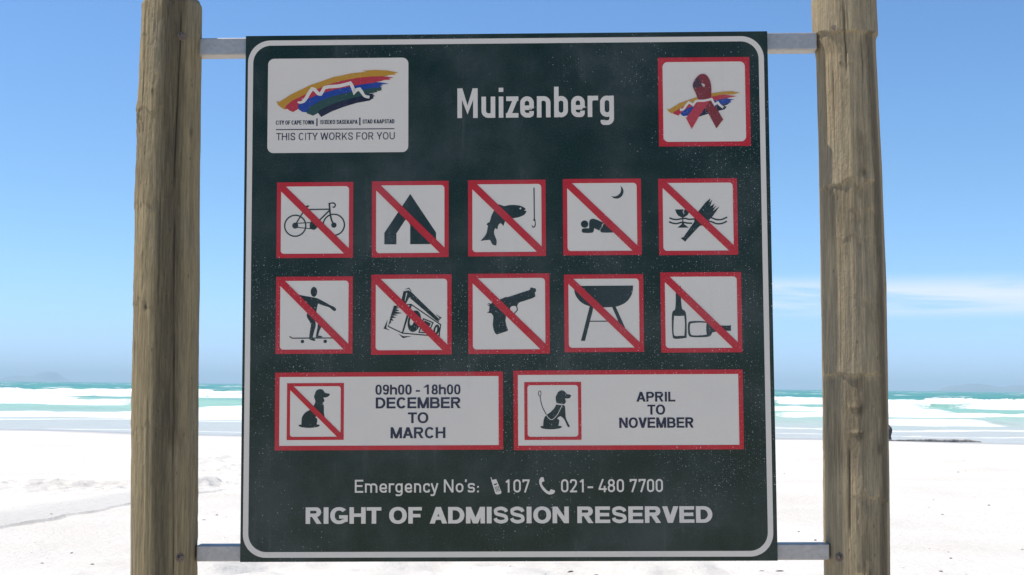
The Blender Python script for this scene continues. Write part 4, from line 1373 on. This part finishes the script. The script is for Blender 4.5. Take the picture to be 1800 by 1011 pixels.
rx_, ry_ = (1557.0 - 900) / 2300 * 72.4, 72.4
ph_ = np.linspace(0.02, np.pi - 0.02, 30)
PH, AA = np.meshgrid(ph_, np.linspace(0, 2 * np.pi, 40, endpoint=False), indexing='ij')
d0 = 1 + 0.20 * fbm(np.cos(AA) * np.sin(PH) * 1.8 + 9, np.sin(AA) * np.sin(PH) * 1.8, np.cos(PH) * 1.8, 4)
V = np.stack([0.30 * d0 * np.sin(PH) * np.cos(AA) + 0.06 * np.cos(PH), 0.26 * d0 * np.sin(PH) * np.sin(AA), 0.34 + 0.50 * d0 * np.cos(PH)], -1)
rock = grid_mesh('rock', V, M_ROCK, wrap=True)
rock.location = (rx_, ry_, sz(rx_, ry_) - 0.02)
tag(rock, 'small dark upright rock at the end of the driftwood log behind the timber post', 'rock')

# ------------------------------------------------------------------ bits of shell, kelp and stick on the sand
M_DEB = simple('dry_kelp', (0.10, 0.085, 0.06), 0.9, 8.0, 0.5)
rr = random.Random(11)
dv, df = [], []
def bit(x, y, sx, sy, hz_, rot):
    b = len(dv)
    z_ = sz(x, y)
    n_ = 7
    top = []
    for ring, (s_, zf) in enumerate(((1.0, -0.25), (0.85, 0.55), (0.4, 1.0))):
        for i in range(n_):
            an = 2 * math.pi * i / n_
            q = s_ * rr.uniform(0.75, 1.2)
            px_, py_ = sx * q * math.cos(an), sy * q * math.sin(an)
            dv.append((x + px_ * math.cos(rot) - py_ * math.sin(rot), y + px_ * math.sin(rot) + py_ * math.cos(rot), z_ + hz_ * zf))
    for r_ in range(2):
        for i in range(n_):
            j = (i + 1) % n_
            df.append((b + r_ * n_ + i, b + r_ * n_ + j, b + (r_ + 1) * n_ + j, b + (r_ + 1) * n_ + i))
    df.append(tuple(b + 2 * n_ + i for i in range(n_)))
for i in range(420):
    y_ = 10.5 + 34 * rr.random() ** 1.7
    x_ = rr.uniform(-0.5, 0.5) * y_
    k_ = rr.random()
    sz_ = 0.004 + 0.012 * k_ ** 6
    bit(x_, y_, sz_ * rr.uniform(1, 3.5), sz_, sz_ * 0.7, rr.uniform(0, 3.1))
for (pxx, pyy, s_) in ((177, 987, .045), (90, 985, .035), (1630, 889, .03), (1776, 889, .03), (1403, 931, .04), (1695, 826, .04), (122, 720 + 290, .03), (480, 1000, .03), (690, 1010, .02), (1630, 960, .02)):
    dst = 1.6 * 2300 / (pyy - 669 - 0.0106 * pxx)
    for it in range(3):
        zz_ = sz((pxx - 900) / 2300 * dst, dst)
        dst = (1.6 - zz_) * 2300 / (pyy - 669 - 0.0106 * pxx)
    bit((pxx - 900) / 2300 * dst, dst, s_ * 0.45, s_ * 0.25, s_ * 0.2, rr.uniform(-0.4, 0.4))
deb = mesh('beach_debris', dv, df, M_DEB)
tag(deb, 'scattered dark bits of shell, kelp and twig on the white sand', kind='stuff')
